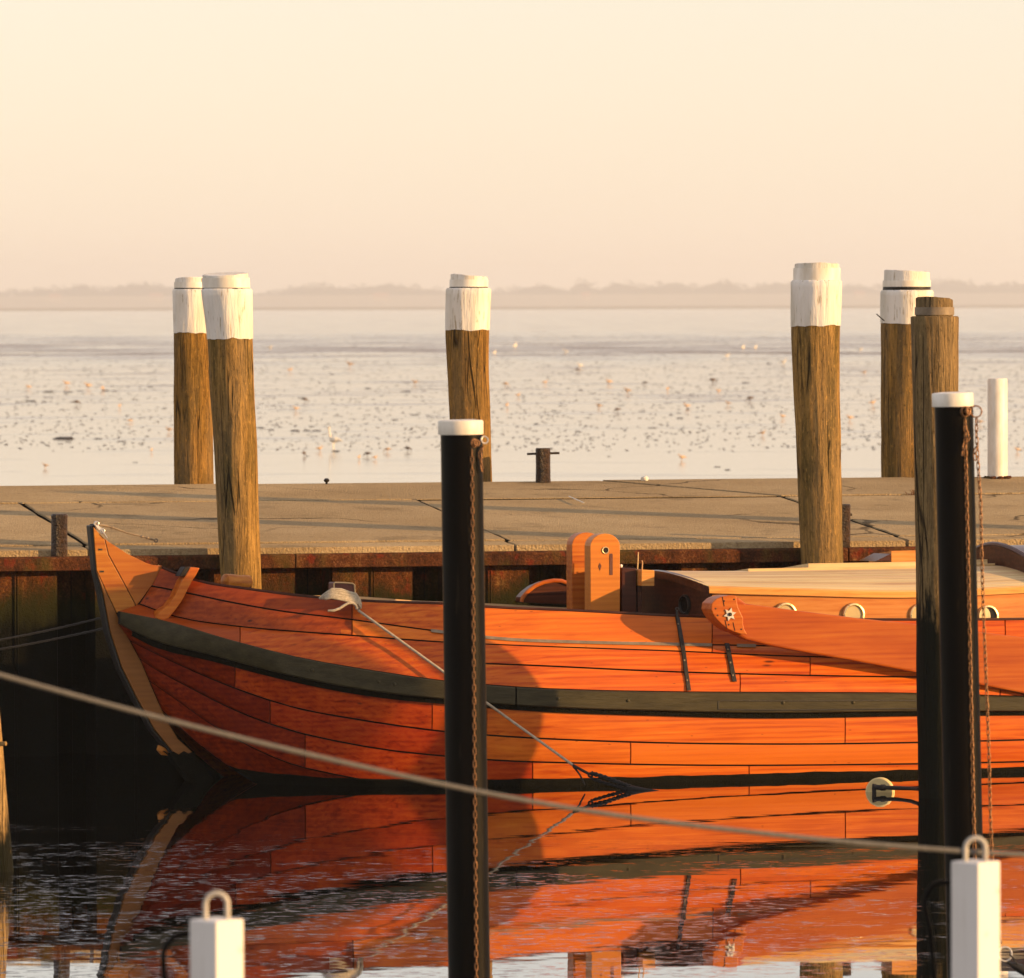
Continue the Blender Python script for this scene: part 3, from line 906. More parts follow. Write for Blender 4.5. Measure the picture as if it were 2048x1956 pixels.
# ------------------------------------------------------------------ the boat
YAW, HEEL = R(19.0), R(-1.6)
W0 = atZ(385, 1563, 0)
BR = Matrix.Rotation(YAW, 4, 'Z') @ Matrix.Rotation(HEEL, 4, 'X')
B = Thing('sailing_boat', 'varnished orange wooden sailing boat with a raised stem moored along the pier', 'boat', W0, BR)
Binv3 = BR.to_3x3().inverted()
Cl = Binv3 @ (CAM - W0)
def Bt(px, py, t):
    """boat-local point (x aft, y to starboard, z up) seen at this photo position, t metres to port of the centreline"""
    d = Binv3 @ ray(px, py)
    return Cl + d * ((-t - Cl.y) / d.y)
def Bw(p):
    return B.m @ p

class Seam:
    def __init__(self, pts, bm, t0=0.07, L=3.0, pw=2.4):
        self.px0 = pts[0][0]
        self.y = curve(pts)
        self.bm, self.t0, self.L, self.pw = bm, t0, L, pw
        self.s0 = Bt(pts[0][0], pts[0][1], t0).x
    def half(self, s):
        u = max(0.0, (s - self.s0) / self.L)
        t = self.bm
        if u < 1:
            t = self.t0 + (self.bm - self.t0) * (1 - (1 - u) ** self.pw)
        if s > 5.0:
            t *= 1 - 0.32 * ((s - 5.0) / 3.4) ** 2
        return t
    def pt(self, px):
        t = self.t0
        for _ in range(7):
            p = Bt(px, self.y(px), t)
            t = self.half(p.x)
        return p, t
PXE = 2780
G = Seam([(322, 1135), (387, 1160), (499, 1179), (641, 1196), (760, 1204), (888, 1208), (1000, 1216), (1133, 1221), (1346, 1232), (1500, 1237), (1750, 1240), (2048, 1239), (PXE, 1215)], 0.98)
S1 = Seam([(303, 1172), (371, 1185), (445, 1201), (570, 1223), (680, 1236), (888, 1264), (1000, 1277), (1165, 1284), (1346, 1288), (1500, 1291), (2048, 1296), (PXE, 1275)], 1.08)
S2 = Seam([(279, 1208), (343, 1231), (478, 1253), (606, 1264), (707, 1271), (888, 1284), (1000, 1289), (1213, 1297), (1357, 1302), (1500, 1309), (2048, 1318), (PXE, 1300)], 1.13)
S3 = Seam([(420, 1262), (600, 1300), (800, 1322), (1000, 1328), (1362, 1344), (1500, 1348), (2048, 1355), (PXE, 1340)], 1.2)
ST = Seam([(237, 1223), (321, 1240), (463, 1281), (600, 1316), (698, 1334), (760, 1344), (888, 1362), (1000, 1372), (1350, 1384), (1500, 1385), (1833, 1387), (2048, 1393), (PXE, 1375)], 1.25, 0.09)
SB = Seam([(236, 1246), (267, 1264), (428, 1312), (600, 1356), (698, 1375), (787, 1388), (888, 1398), (1000, 1408), (1350, 1422), (1500, 1425), (1833, 1422), (2048, 1422), (PXE, 1402)], 1.25, 0.09)
L1 = Seam([(262, 1282), (356, 1328), (499, 1387), (600, 1418), (698, 1436), (760, 1446), (888, 1463), (1000, 1472), (1261, 1484), (1500, 1488), (1837, 1485), (1961, 1482), (PXE, 1458)], 1.24)
L2 = Seam([(281, 1318), (303, 1333), (374, 1372), (481, 1425), (600, 1466), (698, 1487), (760, 1498), (888, 1512), (1000, 1521), (1150, 1526), (1350, 1530), (1812, 1528), (PXE, 1500)], 1.215)
L3 = Seam([(300, 1362), (345, 1393), (410, 1440), (480, 1482), (560, 1520), (700, 1555), (888, 1580), (1100, 1592), (1500, 1600), (2048, 1592), (PXE, 1570)], 1.15)
L4 = Seam([(325, 1420), (400, 1490), (500, 1560), (650, 1630), (888, 1690), (1200, 1710), (2000, 1710), (PXE, 1690)], 0.75)
def _s3(s):
    return 0.5 * (S2.half(s) + ST.half(s)) + 0.01
S3.half = _s3
ALL = [G, S1, S2, S3, ST, SB, L1, L2, L3, L4]

def hull_t(px, py):
    prev = None
    for sm in ALL:
        if px < sm.px0: continue
        y, t = sm.y(px), sm.pt(px)[1]
        if y >= py:
            if prev is None: return t
            return prev[1] + (t - prev[1]) * (py - prev[0]) / max(y - prev[0], 1e-3)
        prev = (y, t)
    return prev[1] if prev else 0.1
def Hp(px, py, off=0.0):
    return Bt(px, py, hull_t(px, py) + off)

def plank(sa, sb, a, b, off=0.0, name='hull_plank', mat=None):
    n = max(4, int((b - a) / 55))
    rows = []
    ep = 0.0058
    for k, (vv, ins) in enumerate(((0, 1), (0, 0), (0.33, 0), (0.67, 0), (1, 0), (1, 1))):
        row = []
        for i in range(-1, n + 2):
            u = min(max(i, 0), n) / n
            end = i < 0 or i > n
            p1 = max(sa.px0, a)
            p2 = max(sb.px0, a)
            q1, _ = sa.pt(p1 + (b - p1) * u + (1.2 if u == 0 else -1.2 if u == 1 else 0))
            q2, _ = sb.pt(p2 + (b - p2) * u + (1.2 if u == 0 else -1.2 if u == 1 else 0))
            hgt = max((q1 - q2).length, 0.02)
            e = ep / hgt
            v2 = e + (1 - 2 * e) * vv
            q = q1.lerp(q2, v2)
            q.y -= 0.006 * 4 * v2 * (1 - v2) + off
            if ins or end:
                q.y += 0.022
            row.append(q)
        rows.append(row)
    return B.part(name, MB().grid(rows), mat or MAT['hull'], local=True, smooth=50)

def run(sa, sb, cuts, mats=()):
    for i, (a, b) in enumerate(zip(cuts[:-1], cuts[1:])):
        plank(sa, sb, a, b, mat=MAT[mats[i]] if i < len(mats) else None)
run(G, S1, [0, 704, 905, 1424, 2010, PXE], ('hull_bow_shade',))  # forward planks take the painted shade tones, lighter in steps going aft
run(S1, S2, [0, 704, 1424, 1990, PXE], ('hull_bow_shade',))
run(S2, ST, [0, 480, 930], ('hull_bow_shade', 'hull_brown_half_shade'))
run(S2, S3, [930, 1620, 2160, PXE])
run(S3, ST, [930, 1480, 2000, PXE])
run(SB, L1, [0, 470, 864, 973, 1690, 2300, PXE], ('hull_low_shade', 'hull_red_half_shade', 'hull_red_half_shade'))
run(L1, L2, [0, 540, 915, 1261, 1955, PXE], ('hull_low_shade', 'hull_red_half_shade'))
run(L2, L3, [0, 610, 925, 1065, 1498, 2120, PXE], ('hull_low_shade', 'hull_red_half_shade', 'hull_red_half_shade'))
run(L3, L4, [0, 1100, PXE], ('hull_low_shade', 'hull_red_half_shade'))
# patch on the plank near the rope
b = MB()
b.prism([Hp(682, 1247, 0.004), Hp(702, 1249, 0.004), Hp(702, 1269, 0.004), Hp(682, 1267, 0.004)], (0, 0.01, 0))
B.part('patch', b, MAT['lee'], local=True, smooth=0)

# dark shell behind the seams, both sides, and the far side planking
pxs = [i for i in range(0, PXE + 1, 60)]
def shell(sgn, ins):
    rows = []
    for sm in ALL:
        if sm in (S3,): continue
        row = []
        for p in pxs:
            pp = sm.px0 + (PXE - sm.px0) * p / PXE
            q, t = sm.pt(pp)
            tt = max(t - ins, 0.01)
            row.append(V((q.x, -tt * sgn, q.z)))
        rows.append(row)
    return rows
B.part('hull_lining', MB().grid(shell(1, 0.03)), MAT['caulk'], local=True)
B.part('starboard_planking', MB().grid(shell(-1, 0.0)), MAT['hull'], local=True)
# transom
tr = [sm.pt(PXE) for sm in ALL if sm is not S3]
poly = [V((q.x - 0.01, -t + 0.01, q.z)) for q, t in tr] + [V((q.x - 0.01, t - 0.01, q.z)) for q, t in reversed(tr)]
B.part('transom', MB().prism(poly, (-0.03, 0, 0)), MAT['hull'], local=True, smooth=0)

# rubbing strake in three lengths
def strake_pt(px, v, off):
    q1, t1 = ST.pt(max(px, ST.px0))
    q2, t2 = SB.pt(max(px, SB.px0))
    q = q1.lerp(q2, v)
    q.y -= off
    return q
for a, b_e in ((237, 1026), (1029, 2100), (2103, PXE)):
    n = int((b_e - a) / 30)
    rows = []
    for v_, o_ in ((0.0, -0.01), (0.0, 0.05), (0.06, 0.058), (0.94, 0.058), (1.0, 0.05), (1.0, -0.01)):
        rows.append([strake_pt(a + (b_e - a) * i / n, v_, o_ if 0 < i < n or o_ < 0 else o_ - 0.012) for i in range(n + 1)])
    st_o = B.part('rubbing_strake', MB().grid(rows), MAT['strake'], local=True, smooth=40)
    if a == 1029:
        path = []
        for i in range(40):
            path.append(strake_pt(1430 + 405 * i / 39, 0.40, 0.0585))
        for i in range(40):
            path.append(strake_pt(1835 - 405 * i / 39, 0.86, 0.0585))
        path[0] = path[0].lerp(path[-1], 0.12)
        B.part('inlay_line', MB().tube(path, 0.004, 6, closed=True), MAT['stemband'], parent=st_o, local=True)
b = MB()
for px_ in (620, 752, 784, 1110, 1250, 1560, 1700):
    q = strake_pt(px_, 0.5, 0.058)
    b.lathe(q, (0, -1, 0), [(0.011, 0), (0.010, 0.005), (0.004, 0.008)], 10)
B.part('bolt', b, MAT['strake'], local=True)
# black strip painted as the shadow below the strake, and black waterline band
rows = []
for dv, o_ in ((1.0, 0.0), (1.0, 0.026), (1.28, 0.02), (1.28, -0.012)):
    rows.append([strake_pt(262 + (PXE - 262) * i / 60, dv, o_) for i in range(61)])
B.part('strake_shadow_strip', MB().grid(rows), MAT['weed'], local=True)  # weed black serves here as the shadow colour
def water_z(s, z):
    """half breadth at boat-local height z"""
    best = None
    px = 385 + s * 290
    prev = None
    for sm in ALL:
        if px < sm.px0 or sm is S3: continue
        q, t = sm.pt(px)
        if q.z <= z and prev is not None:
            u = (prev[0].z - z) / max(prev[0].z - q.z, 1e-4)
            return prev[0].lerp(q, u)
        prev = (q, t)
    return prev[0]
rows = []
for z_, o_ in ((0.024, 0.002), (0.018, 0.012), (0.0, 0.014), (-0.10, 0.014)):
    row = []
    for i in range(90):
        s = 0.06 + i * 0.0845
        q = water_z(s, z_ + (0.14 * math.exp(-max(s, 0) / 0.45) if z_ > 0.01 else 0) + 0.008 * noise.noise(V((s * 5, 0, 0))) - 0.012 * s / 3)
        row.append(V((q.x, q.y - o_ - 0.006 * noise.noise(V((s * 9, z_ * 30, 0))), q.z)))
    rows.append(row)
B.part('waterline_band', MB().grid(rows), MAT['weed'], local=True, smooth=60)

# rail caps and deck
def rail(sgn, o1, o2, h, name, mat):
    rows = []
    for o, z in ((o1, 0.0), (o1, h), (o2, h), (o2, 0.0)):
        row = []
        for i in range(70):
            pp = 324 + (PXE - 324) * i / 69
            q, t = G.pt(pp)
            row.append(V((q.x, -max(t + o, 0.015) * sgn, q.z + z)))
        rows.append(row)
    B.part(name, MB().grid(rows), mat, local=True, smooth=30)
rail(1, 0.004, -0.06, 0.012, 'rail_cap', MAT['mahog'])
rail(-1, 0.02, -0.06, 0.02, 'rail_cap', MAT['teak'])
rows = []
for sgn in (1, -1):
    for o, z in (((-0.025, 0.0), (-0.03, -0.16)) if sgn == 1 else ((-0.03, -0.16), (-0.025, 0.0))):
        row = []
        for i in range(60):
            pp = 326 + (PXE - 326) * i / 59
            q, t = G.pt(pp)
            row.append(V((q.x, -max(t + o, 0.01) * sgn, q.z + z)))
        rows.append(row)
b = MB()
b.grid(rows[0:2]); b.grid(rows[2:4])
B.part('bulwark_lining', b, MAT['inner'], local=True)
B.part('deck', MB().grid([rows[1], rows[2]]), MAT['deck'], local=True)

# metal moulding along the seam, joint covers
b = MB()
for a, e in ((862, 1424), (1474, 1512)):
    n = 14
    b.grid([[Hp(a + (e - a) * i / n, S1.y(a + (e - a) * i / n) + dy, o) for i in range(n + 1)] for dy, o in ((-3, 0.0), (-3, 0.014), (3, 0.014), (3, 0.0))])
B.part('metal_moulding', b, MAT['steel2'], local=True, smooth=30)

# stem, bow boards
def inset(poly, d):
    n = len(poly)
    area = sum(poly[i][0] * poly[(i + 1) % n][1] - poly[(i + 1) % n][0] * poly[i][1] for i in range(n))
    sg = 1 if area > 0 else -1
    out = []
    for i in range(n):
        p0, p1, p2 = V(poly[i - 1]), V(poly[i]), V(poly[(i + 1) % n])
        n1 = V((-(p1 - p0).y, (p1 - p0).x)).normalized() * sg
        n2 = V((-(p2 - p1).y, (p2 - p1).x)).normalized() * sg
        nn = (n1 + n2)
        nn = nn / max(nn.length_squared / 2, 0.35)
        out.append(tuple(p1 + nn * d))
    return out
def slabpart(name, poly, t, th, mat, gap=0.7, bev=0.003, parent=None):
    pl = inset(poly, gap) if gap else poly
    return B.part(name, MB().prism([Bt(x, y, t) for x, y in pl], (0, th, 0)), mat, parent=parent, local=True, smooth=0, bev=bev)
topc = [(215.6, 1081.6), (236.8, 1095), (255, 1107), (274, 1116), (292, 1125), (304, 1129), (325.5, 1131)]
boardB = [(186.5, 1052.5), (195.7, 1063), (209, 1076), (217, 1109.5), (244, 1159), (271, 1209), (268, 1222), (252, 1228), (233, 1226), (212, 1182), (193, 1141), (189, 1093)]
boardC = [(209, 1076)] + topc + [(321, 1148), (297, 1181), (272.5, 1214), (271, 1209), (244, 1159), (217, 1109.5)]
stem = [(193, 1141), (212, 1182), (233, 1226), (246, 1256), (265, 1290), (285, 1328), (303, 1372), (321, 1413), (338, 1447), (356, 1477), (388, 1506), (425, 1560), (480, 1640),
        (432, 1640), (391, 1563), (353, 1513), (310, 1460), (274, 1396), (244, 1335), (221, 1264), (207, 1189)]
slabpart('bow_board', boardB, 0.062, 0.124, MAT['bow'])
slabpart('bow_board', boardC, 0.062, 0.124, MAT['bow'])
slabpart('stem_post', stem, 0.066, 0.132, MAT['stem'])
outer = [(180, 1050), (184, 1093), (189, 1139), (200, 1189), (214, 1264), (237, 1335), (267, 1396), (303, 1460), (346, 1513), (385, 1563), (428, 1640)]
innr = [(188, 1051), (191, 1093), (196, 1139), (207, 1189), (221, 1264), (244, 1335), (274, 1396), (310, 1460), (353, 1513), (391, 1563), (434, 1640)]
slabpart('stem_band', outer + innr[::-1], 0.05, 0.10, MAT['stemband'], gap=0.15, bev=0.008)
core = boardB[:3] + topc + [(318, 1148), (275, 1213)] + stem[3:13] + innr[::-1][1:]
slabpart('bow_core', core, 0.05, 0.10, MAT['caulk'], gap=1.5, bev=None)
b = MB()
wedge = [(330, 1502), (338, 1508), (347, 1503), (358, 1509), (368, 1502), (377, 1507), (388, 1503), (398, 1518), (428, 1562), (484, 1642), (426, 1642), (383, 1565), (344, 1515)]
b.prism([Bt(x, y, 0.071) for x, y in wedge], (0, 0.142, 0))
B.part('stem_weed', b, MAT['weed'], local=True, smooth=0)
b = MB()
for x, y in ((201, 1099), (204, 1143)):
    b.box(Bt(x, y, 0.064), 0.025, 0.004, 0.011)
B.part('stem_bolt', b, MAT['blackiron'], local=True, smooth=0)
# bobstay eye at the foot of the stem
b = MB().prism([Bt(x, y, 0.02) for x, y in ((318, 1490), (331, 1496), (342, 1512), (324, 1510), (315, 1500))], (0, 0.03, 0))
B.part('bobstay_eye', b, MAT['bow'], local=True, smooth=0, bev=0.003)
# forestay fitting at the stem head
b = MB()
b.torus(Bt(193, 1047.5, 0.05), (0.2, 1, 0), 0.013, 0.006, 18, 8)
b.prism([Bt(x, y, 0.066) for x, y in ((190, 1050), (198, 1052), (209, 1060), (206, 1066), (196, 1058))], (0, 0.02, 0))
b.torus(Bt(205, 1062, 0.066), (0.2, 1, 0), 0.013, 0.005, 18, 8)
b.tube([Bt(203, 1060, 0.07), Bt(209, 1068, 0.08), Bt(214, 1076, 0.075)], 0.004, 6)
fs = B.part('stemhead_eye', b, MAT['steel'], local=True)
b = MB()
path = [(199, 1050), (209, 1051), (225, 1055), (255, 1066), (285, 1073), (300, 1077), (309, 1080)]
b.tube([Bt(x, y, 0.03 - 0.1 * i / 6) for i, (x, y) in enumerate(path)], [0.004, 0.009, 0.006, 0.006, 0.005, 0.009, 0.004], 8)
b.torus(Bt(312, 1081, -0.07), (0.2, 1, 0), 0.010, 0.005, 16, 8)
for (x, y) in ((213, 1051.5), (224, 1055), (284, 1073), (295, 1075.5)):
    b.blob(Bt(x, y, 0.0), 0.013, 0.010, 0.009, x, 0.1)
B.part('forestay_turnbuckle', b, MAT['steel2'], parent=fs, local=True)

# timber head on the bow
th_t = hull_t(350, 1190) + 0.10
def cr(x, y): return (160 + x / 7.554, 1030 + y / 7.554)
poly = [cr(*p) for p in ((1670, 785), (1812, 800), (1760, 900), (1700, 990), (1620, 1140), (1540, 1300), (1430, 1450), (1330, 1570), (1240, 1595), (1150, 1560), (1200, 1460), (1330, 1370), (1430, 1230), (1500, 1090), (1540, 990), (1590, 925))]
thd = B.part('timber_head', MB().prism([Bt(x, y, th_t) for x, y in poly], (0, 0.13, 0)), MAT['lee'], local=True, smooth=0, bev=0.006)
poly = [cr(*p) for p in ((1500, 925), (1590, 782), (1668, 788), (1592, 922))]
B.part('iron_cap', MB().prism([Bt(x, y, th_t - 0.004) for x, y in poly], (0, 0.11, 0)), MAT['caulk'], parent=thd, local=True, smooth=0, bev=0.004)
# windlass drum behind the rail
q = Bt(448, 1163, 0.16)
q2 = Bt(496, 1167, 0.10)
ax = (q2 - q)
b = MB().lathe(q, ax, [(0.040, 0), (0.050, 0.008), (0.052, 0.05), (0.049, ax.length * 0.7), (0.052, ax.length * 0.8), (0.052, ax.length), (0.04, ax.length + 0.004)], 26)
B.part('windlass_drum', b, MAT['bow'], local=True, smooth=40)
b = MB()
b.box(Bt(470, 1185, 0.12), 0.2, 0.06, 0.09)
B.part('windlass_bed', b, MAT['mahog'], local=True, smooth=0)

# mooring bitt with rim
gt = hull_t(690, 1204)
b = MB().prism([Bt(x, y, gt - 0.16) for x, y in ((668, 1208), (668, 1166), (671, 1164), (705, 1166), (709, 1169), (710, 1210))], (0, 0.12, 0))
bt_o = B.part('mooring_bitt', b, MAT['inner'], local=True, smooth=0, bev=0.004)
b = MB().tube([Bt(x, y, gt - 0.155) for x, y in ((668, 1186), (668, 1167), (671, 1165), (690, 1165.5), (705, 1167), (709, 1170), (710, 1186))], 0.005, 6)
B.part('bitt_rim', b, MAT['teak'], parent=bt_o, local=True)

# chainplates
def strap(pts, wpx, name='chainplate'):
    left = [Hp(x - wpx / 2, y, 0.004) for x, y in pts]
    right = [Hp(x + wpx / 2, y, 0.004) for x, y in pts]
    b = MB()
    b.grid([left, [p + V((0, -0.014, 0)) for p in left], [p + V((0, -0.014, 0)) for p in right], right])
    o = B.part(name, b, MAT['blackiron'], local=True, smooth=30)
    bb = MB()
    for i in range(1, len(pts) * 2 - 2, 2):
        u = i / (len(pts) * 2 - 2) * (len(pts) - 1)
        k0 = int(u)
        x = pts[k0][0] + (pts[min(k0 + 1, len(pts) - 1)][0] - pts[k0][0]) * (u - k0)
        y = pts[k0][1] + (pts[min(k0 + 1, len(pts) - 1)][1] - pts[k0][1]) * (u - k0)
        bb.lathe(Hp(x, y, 0.018), (0, -1, 0), [(0.007, 0), (0.006, 0.004), (0.002, 0.006)], 8)
    B.part('strap_bolt', bb, MAT['steel2'], parent=o, local=True)
    return o
cp = strap([(1354, 1234), (1359, 1262), (1366, 1301), (1371, 1340), (1377, 1381)], 7.5)
b = MB()
b.tube([Hp(1356, 1245, 0.012), Bt(1354, 1232, G.bm + 0.02), Bt(1354, 1222, G.bm + 0.02)], [0.010, 0.009, 0.008], 8)
b.torus(Bt(1354, 1219, G.bm + 0.02), (0, 1, 0), 0.010, 0.005, 14, 6)
B.part('strap_eye', b, MAT['blackiron'], parent=cp, local=True)
strap([(1453, 1286), (1458, 1312), (1463, 1338), (1468, 1363)], 8.5)

# cabin
ctab = [(1424, 1173), (1600, 1178), (1832, 1182), (1945, 1178), (2048, 1173), (2350, 1160)]
edge_y = curve(ctab)
tcab = curve([(1424, 0.72), (1620, 0.80), (1850, 0.83), (2350, 0.72)])
epts = [Bt(px, edge_y(px), tcab(px)) for px in range(1424, 2340, 20)]
cy = curve([(1309, 1141), (1420, 1142), (1617, 1139), (1832, 1135), (1961, 1131), (2350, 1128)])
cpts = [Bt(px, cy(px), 0.0) for px in range(1309, 2360, 20)]
ez = curve([(p.x, p.z) for p in epts])
et = curve([(p.x, -p.y) for p in epts])
cz = curve([(p.x, p.z) for p in cpts])
sF, sC, sE = epts[0].x, cpts[0].x, epts[-1].x
zdk = G.pt(1424)[0].z - 0.17
def roof(s, t, dz=0.0):
    te = et(s)
    return V((s, -t, cz(s) - (cz(s) - ez(s)) * abs(t / te) ** 2.0 + dz))
# side walls
for sgn in (1, -1):
    rows = []
    n = 30
    for z in (0, 1):
        rows.append([V((sF + (sE - sF) * i / n, -et(sF + (sE - sF) * i / n) * sgn, ez(sF + (sE - sF) * i / n) - 0.03 if z else zdk)) for i in range(n + 1)])
    B.part('cabin_side', MB().grid(rows), MAT['cabin'], local=True)
# front wall, bowed
sFc = lambda t: sC + 0.02 + (sF - sC - 0.02) * (t / et(sF)) ** 2
rows = [[], []]
n = 24
for i in range(n + 1):
    t_ = -et(sF) + 2 * et(sF) * i / n
    z_ = cz(sC) - (cz(sC) - ez(sF)) * (t_ / et(sF)) ** 2
    rows[0].append(V((sFc(t_), -t_, zdk)))
    rows[1].append(V((sFc(t_), -t_, z_ - 0.025)))
B.part('cabin_front', MB().grid(rows), MAT['mahog'], local=True)
rows = [[], []]
for i in range(13):
    t_ = -et(sE) + 2 * et(sE) * i / 12
    rows[0].append(V((sE - 0.02, -t_, zdk)))
    rows[1].append(roof(sE - 0.02, t_, -0.02))
B.part('cabin_back', MB().grid(rows), MAT['mahog'], local=True)
# roof planks, front ends follow the bowed front
NP = 13
for k_ in range(-NP, NP):
    f0, f1 = k_ / NP, (k_ + 1) / NP
    rows = []
    for ff, dz in ((f0 + 0.003, -0.012), (f0 + 0.003, 0.0), (f1 - 0.003, 0.0), (f1 - 0.003, -0.012)):
        row = []
        for i in range(31):
            tF = et(sF) * ff
            s = sFc(tF) - 0.03 + (sE + 0.02 - sFc(tF)) * i / 30
            if s < sF:
                te, zz = et(sF), cz(max(s, sC)) - (cz(max(s, sC)) - ez(sF)) * ff * ff
            else:
                te, zz = et(s), cz(s) - (cz(s) - ez(s)) * ff * ff
            row.append(V((s, -te * ff * 1.03, zz + dz)))
        rows.append(row)
    B.part('roof_plank', MB().grid(rows), MAT['teak'], local=True, smooth=30)
# underside lining so that gaps stay dark
rows = []
for ff in [i / 8 - 1 for i in range(17)]:
    rows.append([V((sFc(et(sF) * ff) + 0.03 + (sE - sFc(et(sF) * ff) - 0.04) * i / 20, -et(max(sF, sF + (sE - sF) * i / 20)) * ff * 0.99,
                    cz(sC + (sE - sC) * i / 20) - (cz(sC + (sE - sC) * i / 20) - ez(sF + (sE - sF) * i / 20)) * ff * ff - 0.02)) for i in range(21)])
B.part('roof_lining', MB().grid(rows), MAT['caulk'], local=True)
# roof edge trim
for sgn in (1, -1):
    rows = []
    for o, z in ((0.0, -0.045), (0.028, -0.042), (0.030, -0.006), (0.012, 0.006), (0.0, 0.004)):
        rows.append([V((sF - 0.03 + (sE - sF + 0.05) * i / 30, -(et(sF + (sE - sF) * i / 30) + o) * sgn, ez(sF + (sE - sF) * i / 30) + z)) for i in range(31)])
    B.part('roof_trim', MB().grid(rows), MAT['cabin'], local=True, smooth=40)
rows = []
for o, z in ((0.0, -0.05), (-0.035, -0.05), (-0.037, 0.0), (0.0, 0.004)):
    row = []
    for i in range(25):
        t_ = et(sF) * (-1.03 + 2.06 * i / 24)
        zz = cz(sC) - (cz(sC) - ez(sF)) * (t_ / et(sF)) ** 2
        row.append(V((sFc(t_) + o, -t_, zz + z)))
    rows.append(row)
B.part('roof_front_trim', MB().grid(rows), MAT['mahog'], local=True, smooth=40)
# portholes
def porthole(c, nrm, r, dark=False, half=False, rim='brass'):
    b = MB()
    nrm = V(nrm).normalized()
    b.lathe(c, nrm, [(r * 0.74, 0.0), (r * 0.74, 0.008), (r * 0.82, 0.016), (r * 0.95, 0.014), (r, 0.006), (r, -0.004)], 30)
    b.f = [f for f in b.f if len(f) < 10]
    o = B.part('porthole', b, MAT[rim], local=True, smooth=40)
    b = MB().lathe(c, nrm, [(r * 0.76, 0.001), (r * 0.76, 0.003)], 26)
    B.part('porthole_glass', b, MAT['darkglass'] if dark else MAT['glass'], parent=o, local=True)
    if half:
        u = V((-1, 0, 0))
        b = MB()
        pts = []
        for i in range(20):
            a = 2 * math.pi * i / 20
            pts.append(c + nrm * 0.02 + V((-r * 0.42 + math.cos(a) * r * 0.52, 0, math.sin(a) * r * 0.78)))
        b.prism(pts, nrm * 0.01)
        B.part('porthole_lid', b, MAT['brass'], parent=o, local=True)
    else:
        bb = MB()
        for i in range(6):
            a = 2 * math.pi * i / 6 + 0.3
            u = nrm.orthogonal().normalized()
            q_ = nrm.cross(u)
            bb.lathe(c + (u * math.cos(a) + q_ * math.sin(a)) * r * 0.9 + nrm * 0.012, nrm, [(0.004, 0), (0.003, 0.004)], 6)
        B.part('porthole_screw', bb, MAT['blackiron'], parent=o, local=True)
rp = 24 / F * 40
for px_, py_, kw in ((1571, 1228, {}), (1707, 1229, {}), (1840, 1230, {}), (1975, 1233, dict(dark=True, half=True))):
    t_ = tcab(px_)
    for _ in range(3):
        p_ = Bt(px_, py_, t_)
        t_ = et(p_.x)
    porthole(V((p_.x, -t_ - 0.002, p_.z)), (0, -1, 0), rp, **kw)
p_ = Bt(1378, 1209.5, 0.42)
tt_ = 0.42
d1 = V((sFc(tt_ + .02) - sFc(tt_ - .02), -0.04, 0))
nf = V((-abs(d1.y), -d1.x if d1.x > 0 else d1.x, 0)).normalized()
nf = V((-0.04, -(sFc(tt_ + .02) - sFc(tt_ - .02)), 0)).normalized()
porthole(V((sFc(tt_) - 0.003, -tt_, p_.z)), nf, 21 / F * 40, dark=True, rim='blackiron')

# low hatch slats and hatch on the roof
def rbox(px0, px1, y_, t0, t1, h, name, mat, bev=0.003):
    a, b2 = Bt(px0, y_, t0), Bt(px1, y_, t0)
    rows = []
    b = MB()
    n = 8
    lo, hi = [], []
    for t_ in (t0, t1):
        lo.append([roof(a.x + (b2.x - a.x) * i / n, t_, -0.004) for i in range(n + 1)])
        hi.append([roof(a.x + (b2.x - a.x) * i / n, t_, h) for i in range(n + 1)])
    b.grid([lo[0], hi[0], hi[1], lo[1]])
    for i in (0, n):
        b.add([lo[0][i], hi[0][i], hi[1][i], lo[1][i]], [[0, 1, 2, 3]])
    return B.part(name, b, mat, local=True, smooth=30, bev=bev)
rbox(1497, 1990, 1138, 0.12, -0.5, 0.018, 'roof_batten', MAT['teak'])
rbox(1617, 1975, 1136, 0.06, -0.45, 0.042, 'hatch_runner', MAT['teak'])
rbox(1783, 1900, 1121, 0.0, -0.40, 0.115, 'sliding_hatch', MAT['cabin'])
b = MB().prism([Bt(x, y, 0.0) for x, y in ((1752, 1122), (1782, 1107), (1782, 1122))], (0, 0.3, 0))
B.part('hatch_wedge', b, MAT['mahog'], local=True, smooth=0)
# arched aft coaming across the roof
pk = Bt(1990, 1091, 0.05)
rowsA = [[], [], [], []]
for i in range(25):
    t_ = -0.86 + 1.72 * i / 24
    z_t = pk.z - 0.20 * (abs(t_) / 0.8) ** 1.9
    zb_ = zdk
    xf = pk.x + 0.05 * (abs(t_) / 0.8) ** 2
    for kk, (o, z) in enumerate(((0.0, zb_), (0.0, z_t), (0.55, z_t + 0.0), (0.55, zb_))):
        rowsA[kk].append(V((xf + o, -t_, z)))
B.part('aft_coaming', MB().grid(rowsA), MAT['mahog'], local=True, smooth=40)
b = MB().tube([p + V((0.012, 0, 0.008)) for p in rowsA[1]], 0.018, 8)
B.part('coaming_rail', b, MAT['mahog'], local=True)

